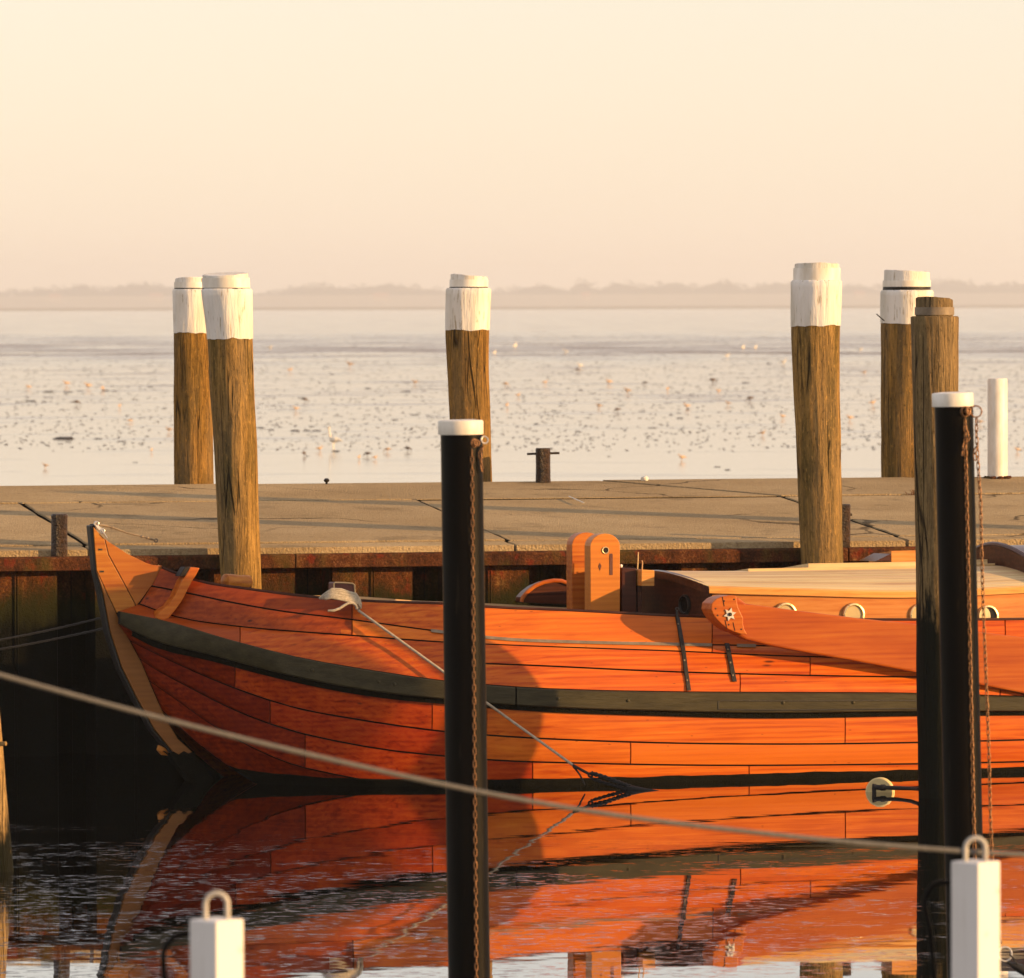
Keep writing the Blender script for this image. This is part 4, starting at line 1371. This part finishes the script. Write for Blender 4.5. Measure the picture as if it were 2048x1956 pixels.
# tabernacle
def cr6(x, y): return (1030 + x / 6.547, 860 + y / 6.547)
def board(t, x0, x1, y_top, y_bot, name):
    wv = x1 - x0
    pts = [(x0, y_bot), (x0, y_top + wv * 0.42)]
    for i in range(13):
        a = math.pi - math.pi * i / 12
        pts.append((x0 + wv / 2 + wv / 2 * math.cos(a), y_top + wv * 0.42 - wv * 0.42 * math.sin(a)))
    pts += [(x1, y_bot)]
    return B.part(name, MB().prism([Bt(x, y, t) for x, y in pts], (0, 0.115, 0)), MAT['cheek'], local=True, smooth=0, bev=0.004)
t1 = board(0.20, 1181, 1240, 1067, 1262, 'tabernacle_cheek')
board(-0.17, 1144.6, 1203, 1064.7, 1262, 'tabernacle_cheek')
b = MB().lathe(Bt(1211, 1100.6, 0.20) + V((0, 0.001, 0)), (0, -1, 0), [(0.017, -0.01), (0.017, 0.003)], 20)
B.part('pivot_hole', b, MAT['caulk'], parent=t1, local=True)
b = MB().torus(Bt(1211, 1100.6, 0.203), (0, 1, 0), 0.021, 0.004, 22, 6)
B.part('pivot_ring', b, MAT['brass'], parent=t1, local=True)
b = MB()
b.prism([Bt(x, y, 0.203) for x, y in ((1219.5, 1109), (1221, 1107), (1224, 1107), (1225.5, 1109), (1225.5, 1150), (1219.5, 1150))], (0, 0.01, 0))
b.prism([Bt(x, y, 0.203) for x, y in ((1200, 1126), (1203, 1132), (1200, 1141), (1197, 1132))], (0, 0.01, 0))
B.part('cheek_slot', b, MAT['inner'], parent=t1, local=True, smooth=0)
# mast step box and beam
def bx(x0, x1, y0, y1, t, th, name, mat, bev=0.004):
    return B.part(name, MB().prism([Bt(x0, y1, t), Bt(x0, y0, t), Bt(x1, y0 + (x1 - x0) * 0.06, t), Bt(x1, y1, t)], (0, th, 0)), mat, local=True, smooth=0, bev=bev)
bx(1244, 1273, 1135, 1262, 0.17, 0.4, 'mast_step_box', MAT['mahog'])
bx(1275.5, 1284, 1138, 1262, 0.165, 0.4, 'mast_step_post', MAT['mahog'])
bx(1283, 1309, 1139, 1172, 0.24, 0.5, 'beam_end', MAT['cabin'])
b = MB().blob(Bt(1242, 1132, 0.18), 0.012, 0.012, 0.012, 3, 0.05)
B.part('knob', b, MAT['whitepvc'], local=True)
b = MB()
b.tube([Bt(1275, 1140, 0.1), Bt(1276, 1120, 0.1), Bt(1276.5, 1104, 0.1)], 0.004, 6)
B.part('belaying_pin', b, MAT['teak'], local=True)
b = MB()
b.tube([Bt(1284, 1142, 0.1), Bt(1285, 1124, 0.1), Bt(1283.5, 1121, 0.1)], 0.004, 6)
B.part('belaying_pin', b, MAT['teak'], local=True)

# starboard leeboard head seen over the rail
def cr3(x, y): return (1000 + x * 0.2665, 1000 + y * 0.2665)
poly = [cr3(*p) for p in ((160, 770), (165, 730), (200, 690), (260, 645), (330, 615), (400, 602), (460, 605), (515, 625), (560, 640), (560, 790))]
B.part('starboard_leeboard', MB().prism([Bt(x, y, -0.90) for x, y in poly], (0, 0.14, 0)), MAT['mahog'], local=True, smooth=0, bev=0.012)
b = MB()
pth = [cr3(*p) for p in ((162, 765), (170, 732), (205, 690), (262, 645), (330, 617), (400, 605), (460, 607), (515, 627))]
b.tube([Bt(x, y, -0.89) for x, y in pth], 0.014, 8)
B.part('leeboard_rim', b, MAT['lee'], local=True)

# port leeboard
def c4(x, y): return (1230 + x / 6.547, 1040 + y / 6.547)
upper = [(1478, 1196), (1492, 1207), (1595, 1221), (1723, 1237), (1832, 1248), (1954, 1263), (2048, 1275), (2160, 1290), (2260, 1312)]
lower = [(2330, 1350), (2345, 1392), (2310, 1425), (2230, 1428), (2120, 1404), (2048, 1387), (1961, 1370), (1832, 1345), (1705, 1321), (1606, 1304), (1540, 1291), (1492, 1279), (1462, 1263), (1440, 1244), (1428, 1222), (1427, 1205), (1437, 1196), (1452, 1191)]
TL = 1.30
lb = B.part('leeboard', MB().prism([Bt(x, y, TL) for x, y in upper + lower], (0, 0.10, 0)), MAT['lee'], local=True, smooth=0, bev=0.012)
head = [c4(*p) for p in ((1400, 1000), (1500, 985), (1590, 990), (1600, 1070), (1612, 1140), (1650, 1220), (1682, 1290), (1680, 1360), (1695, 1430), (1735, 1500), (1650, 1495), (1560, 1465), (1480, 1430), (1400, 1370), (1330, 1300), (1285, 1235), (1258, 1170), (1268, 1090), (1330, 1030))]
hb = B.part('head_block', MB().prism([Bt(x, y, TL + 0.075) for x, y in head], (0, 0.18, 0)), MAT['lee'], parent=lb, local=True, smooth=0, bev=0.006)
cst = Bt(*c4(1500, 1235), TL + 0.076)
pts = []
for i in range(12):
    a = math.pi * i / 6 + 0.25
    r_ = 0.044 if i % 2 == 0 else 0.022
    pts.append(cst + V((math.cos(a) * r_, 0, math.sin(a) * r_)))
B.part('star_plate', MB().prism(pts, (0, -0.008, 0)), MAT['steel'], parent=lb, local=True, smooth=0)
b = MB().lathe(cst + V((0, -0.008, 0)), (0, -1, 0), [(0.012, 0), (0.012, 0.008), (0.007, 0.012)], 12)
B.part('pivot_bolt', b, MAT['blackiron'], parent=lb, local=True)
b = MB()
for p in ((1430, 1060), (1320, 1160), (1345, 1250), (1560, 1040), (1490, 1370), (1655, 1430)):
    b.lathe(Bt(*c4(*p), TL + 0.0755), (0, -1, 0), [(0.006, 0), (0.004, 0.003)], 8)
B.part('head_nail', b, MAT['blackiron'], parent=lb, local=True)
b = MB()
for pa, pb in (((1405, 1005), (1430, 1130)), ((1440, 1310), (1465, 1420)), ((1545, 1340), (1570, 1450))):
    b.tube([Bt(*c4(*pa), TL + 0.0745), Bt(*c4(*pb), TL + 0.0745)], 0.0035, 5)
B.part('head_crack', b, MAT['caulk'], parent=lb, local=True)

# added unseen pile, placed and sized to throw shade on the bow
sdir = V((to_sun.x, to_sun.y, 0)).normalized()
sper = V((-sdir.y, sdir.x, 0))
bowp = Bw(Hp(300, 1180))
def lat(sm, p_x): return (Bw(sm.pt(p_x)[0]) - bowp).dot(sper)
e0, e1 = min(lat(ST, 330), lat(L2, 300)) - 0.12, lat(ST, 800)
TE = math.tan(R(SUN_EL))
for k_, off, r_, h_, lab in ((9.0, (e0 + e1) / 2, (e1 - e0) / 2, 1.27 + 9 * TE, 'thick added pile beyond the right edge, shading the bow'),):
    print('offframe', off, r_, h_)
    q = bowp + sdir * k_ + sper * off
    q.z = 0
    t = Thing('bow_shade_pile', lab, 'pile', (q.x, q.y, -1), group='bare poles standing in the harbour')
    t.part('trunk', MB().loft(rings_between([(V((q.x, q.y, z)), r_) for z in (-1, 0, 1, 2, h_ - 0.05)] + [(V((q.x, q.y, h_)), r_ * 0.85)], 24, 0.04, 3 + k_)), MAT['pilegrey'], smooth=60)

# ------------------------------------------------------------------ ropes
gtr = hull_t(700, 1210)
T = Thing('mooring_rope', 'pale rope wound on the bitt and led down the hull into the water', 'rope', Bw(Bt(690, 1200, gtr)))
b = MB()
rnd_ = random.Random(3)
for i in range(8):
    o = i * 2.6
    j = lambda: rnd_.uniform(-1.2, 1.2)
    pts = [(640 + i * 1.8 + j(), 1197 + j() * .4), (650 + j(), 1188 + o * .55), (664 + j(), 1178 + o * 0.95), (682 + j(), 1180 + o * 1.0 + j()), (700 + j(), 1184 + o * 1.05 + j()), (712 + j() + min(o, 8) * .5, 1188 + o * 1.05), (719 + j(), 1198 + o * .8), (721 + j() * .6, 1208 + o * .4), (716 + j(), 1219 + j())]
    b.tube([Bw(Bt(x, y, gtr + (0.005, 0.04, 0.055, 0.06, 0.06, 0.06, 0.05, 0.04, 0.02)[k2] + 0.004 * i)) for k2, (x, y) in enumerate(pts)], 0.0085, 7)
T.part('rope_turn', b, MAT['rope'], smooth=60)
b = MB().tube([Bw(Bt(x, y, gtr + 0.095)) for x, y in ((714, 1218), (712, 1211), (706, 1206), (697, 1206), (688, 1211), (679, 1217), (668, 1221), (656, 1221.5))], [0.009] * 6 + [0.0085, 0.007], 8)
T.part('rope_tail', b, MAT['rope'], smooth=60)
wtip = atZ(1313, 1581, 0)
s_ = Bw(Bt(717, 1220, gtr + 0.07))
def rp_(px, py):
    u = (px - 717) / (1313 - 717)
    y_ = s_.y + (wtip.y - s_.y) * u
    if px < 1145: y_ = min(y_, Bw(Hp(px, py, 0.075 if 740 < px < 1000 else 0.05)).y)
    return atY(px, py, y_)
b = MB().tube([rp_(717 + 430 * i / 30, 1221 + 310 * i / 30) for i in range(31)], 0.0085, 8)
T.part('rope_line', b, MAT['rope'], smooth=60)
b = MB()
b.tube([rp_(1147, 1531), rp_(1165, 1541), rp_(1180, 1549)], 0.009, 8)
b.torus(rp_(1149, 1534), (0.6, 0.2, 0.4), 0.014, 0.008, 14, 6)
b.tube([rp_(1152, 1539), rp_(1160, 1550), rp_(1166, 1562), rp_(1170, 1570)], [0.007, 0.006, 0.006, 0.004], 6)
b.torus(rp_(1181, 1550), (0, 1, 0.3), 0.013, 0.007, 14, 6)
def twist(pts, r, n=26):
    for sgn in (0, math.pi):
        path = []
        for i in range(n + 1):
            u = i / n * (len(pts) - 1)
            k0 = min(int(u), len(pts) - 2)
            q = pts[k0].lerp(pts[k0 + 1], u - k0)
            a = i * 1.15 + sgn
            path.append(q + V((0.3 * math.cos(a), math.sin(a) * 0.6, math.cos(a))) * r * 0.7)
        b.tube(path, r * 0.8, 6)
twist([rp_(1182, 1546), rp_(1212, 1555), rp_(1240, 1566), rp_(1262, 1574)], 0.011)
twist([rp_(1182, 1556), rp_(1210, 1566), rp_(1238, 1574), rp_(1258, 1580)], 0.009)
b.blob(rp_(1260, 1577), 0.035, 0.03, 0.022, 4, 0.4)
b.tube([rp_(1262, 1577), rp_(1290, 1580), rp_(1318, 1582)], [0.022, 0.012, 0.004], 8)
T.part('wet_end', b, MAT['blackrope'], smooth=60, label='black wet spliced end with knots')

# two dark warps from the stem out to the left
t = Thing('mooring_warp', 'pair of dark thin warps from the stem out past the left edge', 'rope', Bw(Bt(203, 1245, 0)))
for (x0, y0, x1, y1, sag) in ((-160, 1304, 201, 1236, 6), (-160, 1322, 206, 1257, 5)):
    b = MB()
    pts = []
    for i in range(49):
        u = i / 48
        q = atY(x0 + (x1 - x0) * u, y0 + (y1 - y0) * u + sag * 4 * u * (1 - u), 39.6 + 0.02 * u)
        pts.append(q)
    b.tube([q + V((0, 0, 0.003 * math.cos(i * 1.6))) for i, q in enumerate(pts)], 0.0055, 6)
    b.tube([q - V((0, 0, 0.003 * math.cos(i * 1.6))) for i, q in enumerate(pts)], 0.005, 6)
    t.part('strand', b, MAT['greyrope2'] if 'greyrope2' in MAT else MAT['blackrope'], smooth=60)

# rope across the foreground
ry = curve([(-500, 1203), (0, 1350), (300, 1431), (600, 1505), (886, 1569), (1200, 1626), (1500, 1664), (1825, 1695), (1952, 1704), (2200, 1716), (2500, 1724)])
rYd = curve([(-500, 16.6), (1000, 17.2), (1952, 17.62), (2500, 17.9)])
b = MB().tube([atY(p, ry(p), rYd(p)) for p in range(-500, 2501, 50)], 0.0074, 12)
single('foreground_rope', b, MAT['greyrope'], 'grey taut rope crossing the foreground through the hoop of the right white post', 'rope', atY(1952, 1704, 17.6), smooth=60)

# ------------------------------------------------------------------ square white posts in the foreground
def white_post(label, px, hoop_px, y_hoop, ytop, Y, hook):
    s = Y / F
    c = atY(px, ytop, Y)
    h2 = 0.05
    t = Thing('square_post', label, 'post', (c.x, c.y, -1.0), group='square white posts in the foreground')
    a = R(45 + 2)
    ax = V((math.cos(a), math.sin(a), 0))
    ay = V((-math.sin(a), math.cos(a), 0))
    rg = []
    for z, k in ((-1.0, 1), (c.z - 0.004, 1), (c.z, 1)):
        rg.append([c * 1.0 + ax * h2 * i * k + ay * h2 * j * k - V((0, 0, c.z - z)) for i, j in ((1, 1), (-1, 1), (-1, -1), (1, -1))])
    b = MB().loft(rg)
    t.part('post', b, MAT['postpaint'], smooth=0, bev=0.006)
    hw = hoop_px / 2 * s
    hh = (ytop - y_hoop) * s
    path = [V((c.x - hw, c.y, c.z - 0.03)), V((c.x - hw, c.y, c.z + hh - hw))]
    for i in range(1, 12):
        an = math.pi - math.pi * i / 12
        path.append(V((c.x + hw * math.cos(an), c.y, c.z + hh - hw + hw * math.sin(an))))
    path += [V((c.x + hw, c.y, c.z + hh - hw)), V((c.x + hw, c.y, c.z - 0.03))]
    t.part('hoop', MB().tube(path, 0.0072, 12), MAT['hoop'], smooth=60)
    b = MB().tube([atY(x, y, Y + 0.03) for x, y in hook], 0.0078, 10)
    t.part('bent_rail', b, MAT['blackpvc'], smooth=60)
def m_post():
    k = NT('white_post_paint')
    v = k.obj()
    sp = k.noise(v, 14, 3, 0.5)
    dr = k.noise(k.scaled(v, (50, 50, 2.5)), 1.0, 4, 0.6)
    c = k.mix(k.mapr(sp, 0.66, 0.74, 0.0, 0.45), (0.74, 0.72, 0.68), (0.3, 0.25, 0.2))
    c = k.mix(k.mapr(k.noise(v, 3, 4), 0.4, 0.7, 0.0, 0.25), c, (0.6, 0.55, 0.48))
    c = k.mix(k.mapr(dr, 0.56, 0.72, 0.0, 0.4), c, (0.42, 0.36, 0.27))
    return k.done(k.pbsdf(Base_Color=c, Roughness=0.5, Specular_IOR_Level=0.3))
MAT['postpaint'] = m_post()
MAT['hoop'] = m_plain('weathered_hoop_paint', (0.5, 0.47, 0.4), 0.45, 0.3, 25, 0.001)
white_post('square white post with a hoop on top, left of centre at the bottom', 433, 44, 1786, 1838, 16.05, [(338, 2100), (331, 1990), (327, 1930), (326, 1908), (331, 1893), (341, 1880), (352, 1872), (366, 1868), (385, 1867)])
white_post('square white post at the bottom right with the grey rope through its hoop', 1951, 40, 1676, 1722, 17.6, [(1876, 2100), (1868, 1956), (1860, 1860), (1850, 1815), (1850, 1800), (1857, 1783), (1866, 1771), (1880, 1765), (1905, 1764)])

# ------------------------------------------------------------------ black mooring poles with white caps and chains
me_link = MB()
pts = []
Lk, Wk = 0.0105, 0.0068
for i in range(12):
    a = 2 * math.pi * i / 12
    pts.append(V((math.cos(a) * Wk, 0, math.sin(a) * Wk + (Lk if math.sin(a) > 0.01 else -Lk if math.sin(a) < -0.01 else 0))))
me_link.tube(pts, 0.0030, 4, closed=True)
link_mesh = me_link.mesh('chain_link', MAT['chain'], 60)
PITCH = 0.0285
def chain(label, pts, extra=None):
    """pts: world polyline from top to bottom"""
    t = Thing('chain', label, 'chain', pts[0], group='rusty chains hanging on the black poles')
    dist = [0.0]
    for a, b2 in zip(pts[:-1], pts[1:]):
        dist.append(dist[-1] + (b2 - a).length)
    n = int(dist[-1] / PITCH)
    for i in range(n):
        d = i * PITCH + PITCH / 2
        k0 = max(j for j in range(len(pts) - 1) if dist[j] <= d)
        u = (d - dist[k0]) / (dist[k0 + 1] - dist[k0])
        q = pts[k0].lerp(pts[k0 + 1], u)
        dr = (pts[k0 + 1] - pts[k0]).normalized()
        o = link('chain_link', link_mesh, t.o)
        rot = dr.to_track_quat('-Z', 'Y').to_matrix().to_4x4() @ Matrix.Rotation((i % 2) * math.pi / 2 + 0.5 + 0.25 * noise.noise(V((i * 1.3, pts[0].x, 0))), 4, 'Z')
        o.matrix_local = t.inv @ Matrix.Translation(q) @ rot
    return t
def black_pole(label, Y, x0, y0, x1, y1, wpx, cap):
    s = Y / F
    def cen(py): return atY(x0 + (x1 - x0) * (py - y0) / (y1 - y0), py, Y)
    r = wpx / 2 * s
    yb = 2300
    ft = cen(yb)
    t = Thing('mooring_pole', label, 'pole', ft, group='black mooring poles with white caps')
    axd = (cen(y0) - ft)
    Lh = axd.length
    b = MB().lathe(ft, axd, [(r, 0), (r, Lh * 0.5), (r, Lh)], 48)
    t.part('sleeve', b, MAT['blackpvc'], smooth=40)
    cx_, cw_, cy0, cy1 = cap
    c = atY(cx_, cy1, Y)
    hh = (cy1 - cy0) * s
    rc = cw_ / 2 * s
    b = MB().lathe(c, axd, [(rc * 0.99, 0), (rc, 0.003), (rc, hh - 0.006), (rc * 0.97, hh), (rc * 0.6, hh + 0.004)], 48)
    t.part('cap', b, MAT['whitepvc'], smooth=40)
    return t, r, cen
BY = 28.0
bp, br, bc = black_pole('left black mooring pole with a white cap in front of the bow', BY, 923, 868, 938, 1930, 84, (921.5, 91, 841, 869))
q = atY(948, 886, BY - br * 0.8)
b = MB().torus(q, (0.7, -0.7, 0), 0.016, 0.006, 16, 6)
b.torus(q + V((0.012, -0.01, 0.0)), (0.2, -0.9, 0.1), 0.012, 0.005, 14, 6)
b.tube([q + V((-0.03, 0.02, 0)), q], 0.008, 8)
ey1 = bp.part('eye_plate', b, MAT['chain'])
bp.part('ring', MB().torus(atY(969, 880, BY - br * 0.6), (0.35, -0.9, 0.2), 0.016, 0.004, 20, 6), MAT['steel'])
Yc = lambda dx: BY - math.sqrt(max(br**2 - (dx / F * BY) ** 2, 0)) - 0.010
chain('chain down the front of the left black pole', [atY(944 + (953 - 944) * (y - 905) / 1050.0, y, Yc(944 - 923.5 + (y - 905) * -0.0055)) for y in range(900, 2001, 60)])
chain('short loose chain end below the ring of the left black pole', [atY(966, 893, BY - br * 0.7), atY(960, 905, BY - br * 0.75), atY(962, 925, BY - br * 0.75), atY(966, 948, BY - br * 0.7)])
bp2, br2, bc2 = black_pole('right black mooring pole with a white cap in front of the grey pile', BY, 1907.5, 813, 1927.5, 1700, 77.5, (1905.5, 83, 786, 813))
q = atY(1930, 823, BY - br2 * 0.85)
b = MB().torus(q, (0.5, -0.8, 0), 0.021, 0.006, 18, 6)
b.torus(q + V((0.014, -0.012, 0.002)), (0.85, -0.5, 0), 0.016, 0.006, 16, 6)
b.tube([q + V((-0.02, 0.03, 0)), q + V((0.012, -0.008, 0))], 0.010, 8)
bp2.part('eye_plate', b, MAT['chain'])
bp2.part('ring', MB().torus(atY(1952, 823, BY - br2 * 0.6), (0.1, -1, 0.05), 0.0255, 0.0036, 26, 6), MAT['chain'])
Yc2 = lambda dx: BY - math.sqrt(max(br2**2 - (dx / F * BY) ** 2, 0)) - 0.010
chain('chain lying against the right black pole', [atY(1930 + (1949 - 1930) * (y - 843) / 860.0, y, Yc2(22)) for y in range(838, 2001, 60)])
chain('looped loose chain end knotted near the top of the right black pole', [atY(1931, 850, BY - br2 - 0.012), atY(1936, 880, BY - br2 - 0.014), atY(1929, 890, BY - br2 - 0.016), atY(1926, 905, BY - br2 - 0.016), atY(1929, 922, BY - br2 - 0.014)])
chB = [(1953, 837), (1953, 870), (1955, 905), (1957, 950), (1961, 1000), (1963, 1100), (1967, 1230), (1971, 1330), (1977, 1480), (1981, 1640), (1985, 1740), (1993, 1840), (2004, 1893)]
chain('free hanging chain from the ring of the right black pole', [atY(x, y, BY - br2 * 0.6) for x, y in chB])
chain('short doubled chain end beside the free hanging chain', [atY(1953, 895, BY - br2 * 0.75), atY(1949, 905, BY - br2 * 0.78), atY(1950, 915, BY - br2 * 0.78), atY(1949, 925, BY - br2 * 0.78)])
rgc = atY(2010, 1908, BY - 0.05)
single('mooring_ring', MB().torus(rgc, (0.25, -0.95, 0.1), 0.032, 0.0042, 28, 8), MAT['steel'], 'steel ring at the foot of the free hanging chain in the bottom right corner', 'ring', rgc)
b = MB()
b.tube([atY(x, y, BY - 0.05) for x, y in ((2014, 1924), (2022, 1928), (2034, 1934), (2060, 1948), (2120, 1975), (2200, 2000))], [0.006, 0.008, 0.020, 0.022, 0.020, 0.020], 10)
b.tube([atY(x, y, BY - 0.06) for x, y in ((2018, 1908), (2026, 1916), (2036, 1930))], 0.004, 8)
single('black_rope', b, MAT['blackrope'], 'thick black rope leading right from the ring in the bottom corner', 'rope', atY(2034, 1934, BY), smooth=60)

# ------------------------------------------------------------------ birds and clumps on the flats
def on_flat(px, py): return atZ(px, py, 0)
def bird_mesh(name, mat, s=1.0, neck=0.0, pose=0):
    b = MB()
    leg = 0.11 + neck * 0.3
    b.blob((0, 0, leg + 0.07), 0.13, 0.065, 0.065, pose, 0.1, 10, 7)
    b.tube([V((-0.10, 0, leg + 0.075)), V((-0.19, 0, leg + 0.05)), V((-0.23, 0, leg + 0.035))], [0.035, 0.02, 0.006], 8)
    if pose == 1:
        b.tube([V((0.09, 0, leg + 0.08)), V((0.15, 0, leg + 0.04)), V((0.18, 0, leg - 0.02))], [0.03, 0.022, 0.02], 8)
        hd_ = V((0.19, 0, leg - 0.035))
        bk_ = V((0.22, 0, leg - 0.10))
    else:
        b.tube([V((0.09, 0, leg + 0.09)), V((0.12, 0, leg + 0.15 + neck * 0.5)), V((0.13, 0, leg + 0.17 + neck))], [0.03, 0.02, 0.02], 8)
        hd_ = V((0.14, 0, leg + 0.18 + neck))
        bk_ = V((0.24, 0, leg + 0.165 + neck))
    b.blob(hd_, 0.035, 0.026, 0.026, 1, 0.05, 8, 6)
    b.tube([hd_, hd_.lerp(bk_, 0.4), bk_], [0.012, 0.008, 0.003], 6)
    for sy in (-0.02, 0.02):
        b.tube([V((0.0, sy, leg + 0.03)), V((0.02, sy, leg * 0.5)), V((-0.005, sy, 0.0))], [0.010, 0.007, 0.006], 6)
        b.tube([V((-0.01, sy, 0.004)), V((0.05, sy, 0.004))], 0.006, 5)
    for vtx in b.v: vtx *= s
    return b.mesh(name, mat, 60)
bm_ = [bird_mesh('wading_bird', MAT['birdpale'], 1.15, 0, 0), bird_mesh('wading_bird', MAT['birdpale'], 1.05, 0, 1), bird_mesh('wading_bird', MAT['birddark'], 1.1, 0, 1), bird_mesh('wading_bird', MAT['birdwhite'], 1.2, 0.02, 0)]
def put(name, me, px, py, s, rz, label, cat, group):
    q = on_flat(px, py)
    o = link(name, me)
    o.location = (q.x, q.y, 0)
    o.rotation_euler = (0, 0, rz)
    o.scale = (s, s, s)
    return tag(o, label, cat, group)
rb = random.Random(21)
spots = [(57, 779, 0), (133, 773, 0), (176, 778, 0), (205, 782, 1), (239, 817, 0), (260, 846, 1), (303, 905, 0), (91, 937, 0), (338, 866, 0), (153, 811, 2), (592, 823, 0), (610, 805, 2), (608, 913, 2), (639, 903, 0),
         (1011, 773, 1), (1036, 795, 0), (1090, 770, 0), (1014, 816, 0), (1218, 770, 0), (1198, 818, 0), (1235, 825, 2), (1255, 788, 0), (1290, 770, 2), (1335, 783, 0), (1425, 767, 2), (1437, 787, 0), (1374, 818, 0), (1456, 812, 0), (1500, 803, 2), (1565, 838, 0), (1525, 872, 0), (1364, 922, 0),
         (1155, 745, 2), (1160, 737, 3), (1454, 717, 3), (1486, 702, 3), (1511, 701, 3), (989, 712, 3), (1131, 709, 3), (1566, 731, 3), (718, 920, 0), (735, 914, 2), (750, 920, 0), (775, 905, 1), (815, 903, 2), (580, 745, 0), (700, 735, 0), (830, 770, 0), (1030, 700, 3), (540, 700, 3), (1640, 760, 0), (1960, 850, 0), (1990, 870, 1), (2035, 905, 0), (1700, 842, 0), (1728, 750, 0), (1720, 705, 3), (1745, 812, 0), (1670, 800, 1), (2010, 780, 0)]
ORD = ['first', 'second', 'third', 'fourth', 'fifth', 'sixth', 'seventh', 'eighth', 'ninth', 'tenth', 'eleventh', 'twelfth', 'thirteenth', 'fourteenth', 'fifteenth', 'sixteenth', 'seventeenth', 'eighteenth', 'nineteenth', 'twentieth']
def zone(px):
    return ('left of the paired piles' if px < 346 else 'between the paired piles and middle pile' if px < 890 else 'between the middle and tallest piles' if px < 1590
            else 'between the tallest pile and its neighbour' if px < 1765 else 'right of the grey pile')
def zone2(px):
    return ('left of the paired piles' if px < 346 else 'just right of the paired piles' if px < 890 else 'just right of the middle pile' if px < 1590
            else 'just right of the tallest pile' if px < 1765 else 'right of the grey pile')
def ordered(items, key):
    """ordinal of each item from the left among the items with the same key"""
    cnt, out = {}, {}
    for i in sorted(range(len(items)), key=lambda i: items[i][0]):
        kk = key(items[i])
        out[i] = cnt.get(kk, 0)
        cnt[kk] = out[i] + 1
    return out
KIND = ('buff wading bird', 'stooping buff bird', 'dark wading bird', 'far white bird')
od = ordered(spots, lambda q: (zone(q[0]), q[2]))
for i, (px_, py_, kd) in enumerate(spots):
    lab = ORD[od[i]] + ' ' + KIND[kd] + ' from left on the flats ' + zone2(px_)
    put('wading_bird', bm_[kd], px_, py_, rb.uniform(8, 12) / F * on_flat(px_, py_).y / 0.30, rb.choice((0.3, 2.8, -0.4, 3.5, 1.2)), lab, 'bird', 'wading birds on the tidal flats')
eg = bird_mesh('egret', MAT['birdwhite'], 0.95, 0.16, 0)
q = on_flat(668, 900)
o = link('egret', eg)
o.location = (q.x, q.y, 0)
o.rotation_euler = (0, 0, 2.6)
tag(o, 'white egret standing on the flats between the left piles and the middle pile', 'bird')
def clump_mesh(seed, fl_):
    b = MB().blob((0, 0, 0.03), 0.5, 0.42, 0.10 * fl_, seed, 0.7, 14, 7)
    b.blob((0.33, 0.1, 0.02), 0.24, 0.2, 0.07 * fl_, seed + 3, 0.7, 10, 6)
    b.blob((-0.42, -0.05, 0.015), 0.2, 0.18, 0.06 * fl_, seed + 5, 0.7, 10, 6)
    return b.mesh('mud_clump', MAT['mudclump'], 50)
cms = [clump_mesh(i, f_) for i, f_ in ((1, 1.0), (2, 0.7), (4, 1.2), (6, 0.8))]
big = [(128, 876, 40), (160, 780, 15), (211, 780, 15), (228, 780, 14), (196, 876, 17), (244, 881, 18), (88, 802, 12), (62, 801, 22), (97, 782, 20), (136, 782, 20), (294, 871, 9), (521, 854, 17), (542, 858, 14), (560, 853, 10), (590, 860, 19), (614, 860, 17), (633, 860, 18), (603, 794, 16), (672, 901, 16), (271, 923, 10), (1071, 847, 10), (1070, 860, 12), (1159, 862, 9), (1113, 825, 12), (1108, 820, 12), (1186, 785, 12), (1161, 779, 10), (1284, 821, 14), (1360, 835, 14), (1397, 844, 9), (1395, 833, 9), (1508, 843, 8), (1491, 764, 14), (1305, 854, 18), (1305, 866, 7), (1216, 891, 11), (1218, 911, 8), (1435, 932, 14), (1455, 938, 12), (1244, 809, 10), (1382, 787, 9), (1055, 876, 14), (1076, 876, 9), (1112, 883, 10), (1312, 878, 10), (1365, 855, 10), (735, 775, 12), (812, 782, 22), (790, 838, 14), (830, 828, 18)]
for i in range(70):
    big.append((rb.uniform(-20, 2070), 722 + 205 * rb.random() ** 1.4, rb.uniform(5, 11)))
def band(py):
    return 'nearest' if py > 868 else 'near' if py > 835 else 'middle' if py > 795 else 'far' if py > 765 else 'farthest'
od = ordered(big, lambda q: (zone(q[0]), band(q[1])))
for i, (px_, py_, wp) in enumerate(big):
    D = on_flat(px_, py_).y
    lab = ORD[od[i]] + ' dark mud clump from left, ' + band(py_) + ' rows, ' + zone2(px_)
    put('mud_clump', cms[i % 4], px_, py_ + 2, wp / F * D / 1.15, rb.uniform(-0.3, 0.3), lab, 'mud', 'mud clumps on the tidal flats')
b = MB()
for i in range(5600):
    px_, py_ = rb.uniform(-100, 2150), 672 + 230 * rb.random() ** 1.5
    q = on_flat(px_, py_)
    s = rb.uniform(1.5, 5) / F * q.y / 2
    b.blob(q, s * 1.7, s * 2.0, 0.012 + s * 0.07, i, 0.6, 6, 4)
tag(link('mud_specks', b.mesh('mud_specks', MAT['mudclump'], 0)), 'scattered small specks of mud over the flats', 'mud', kind='stuff')
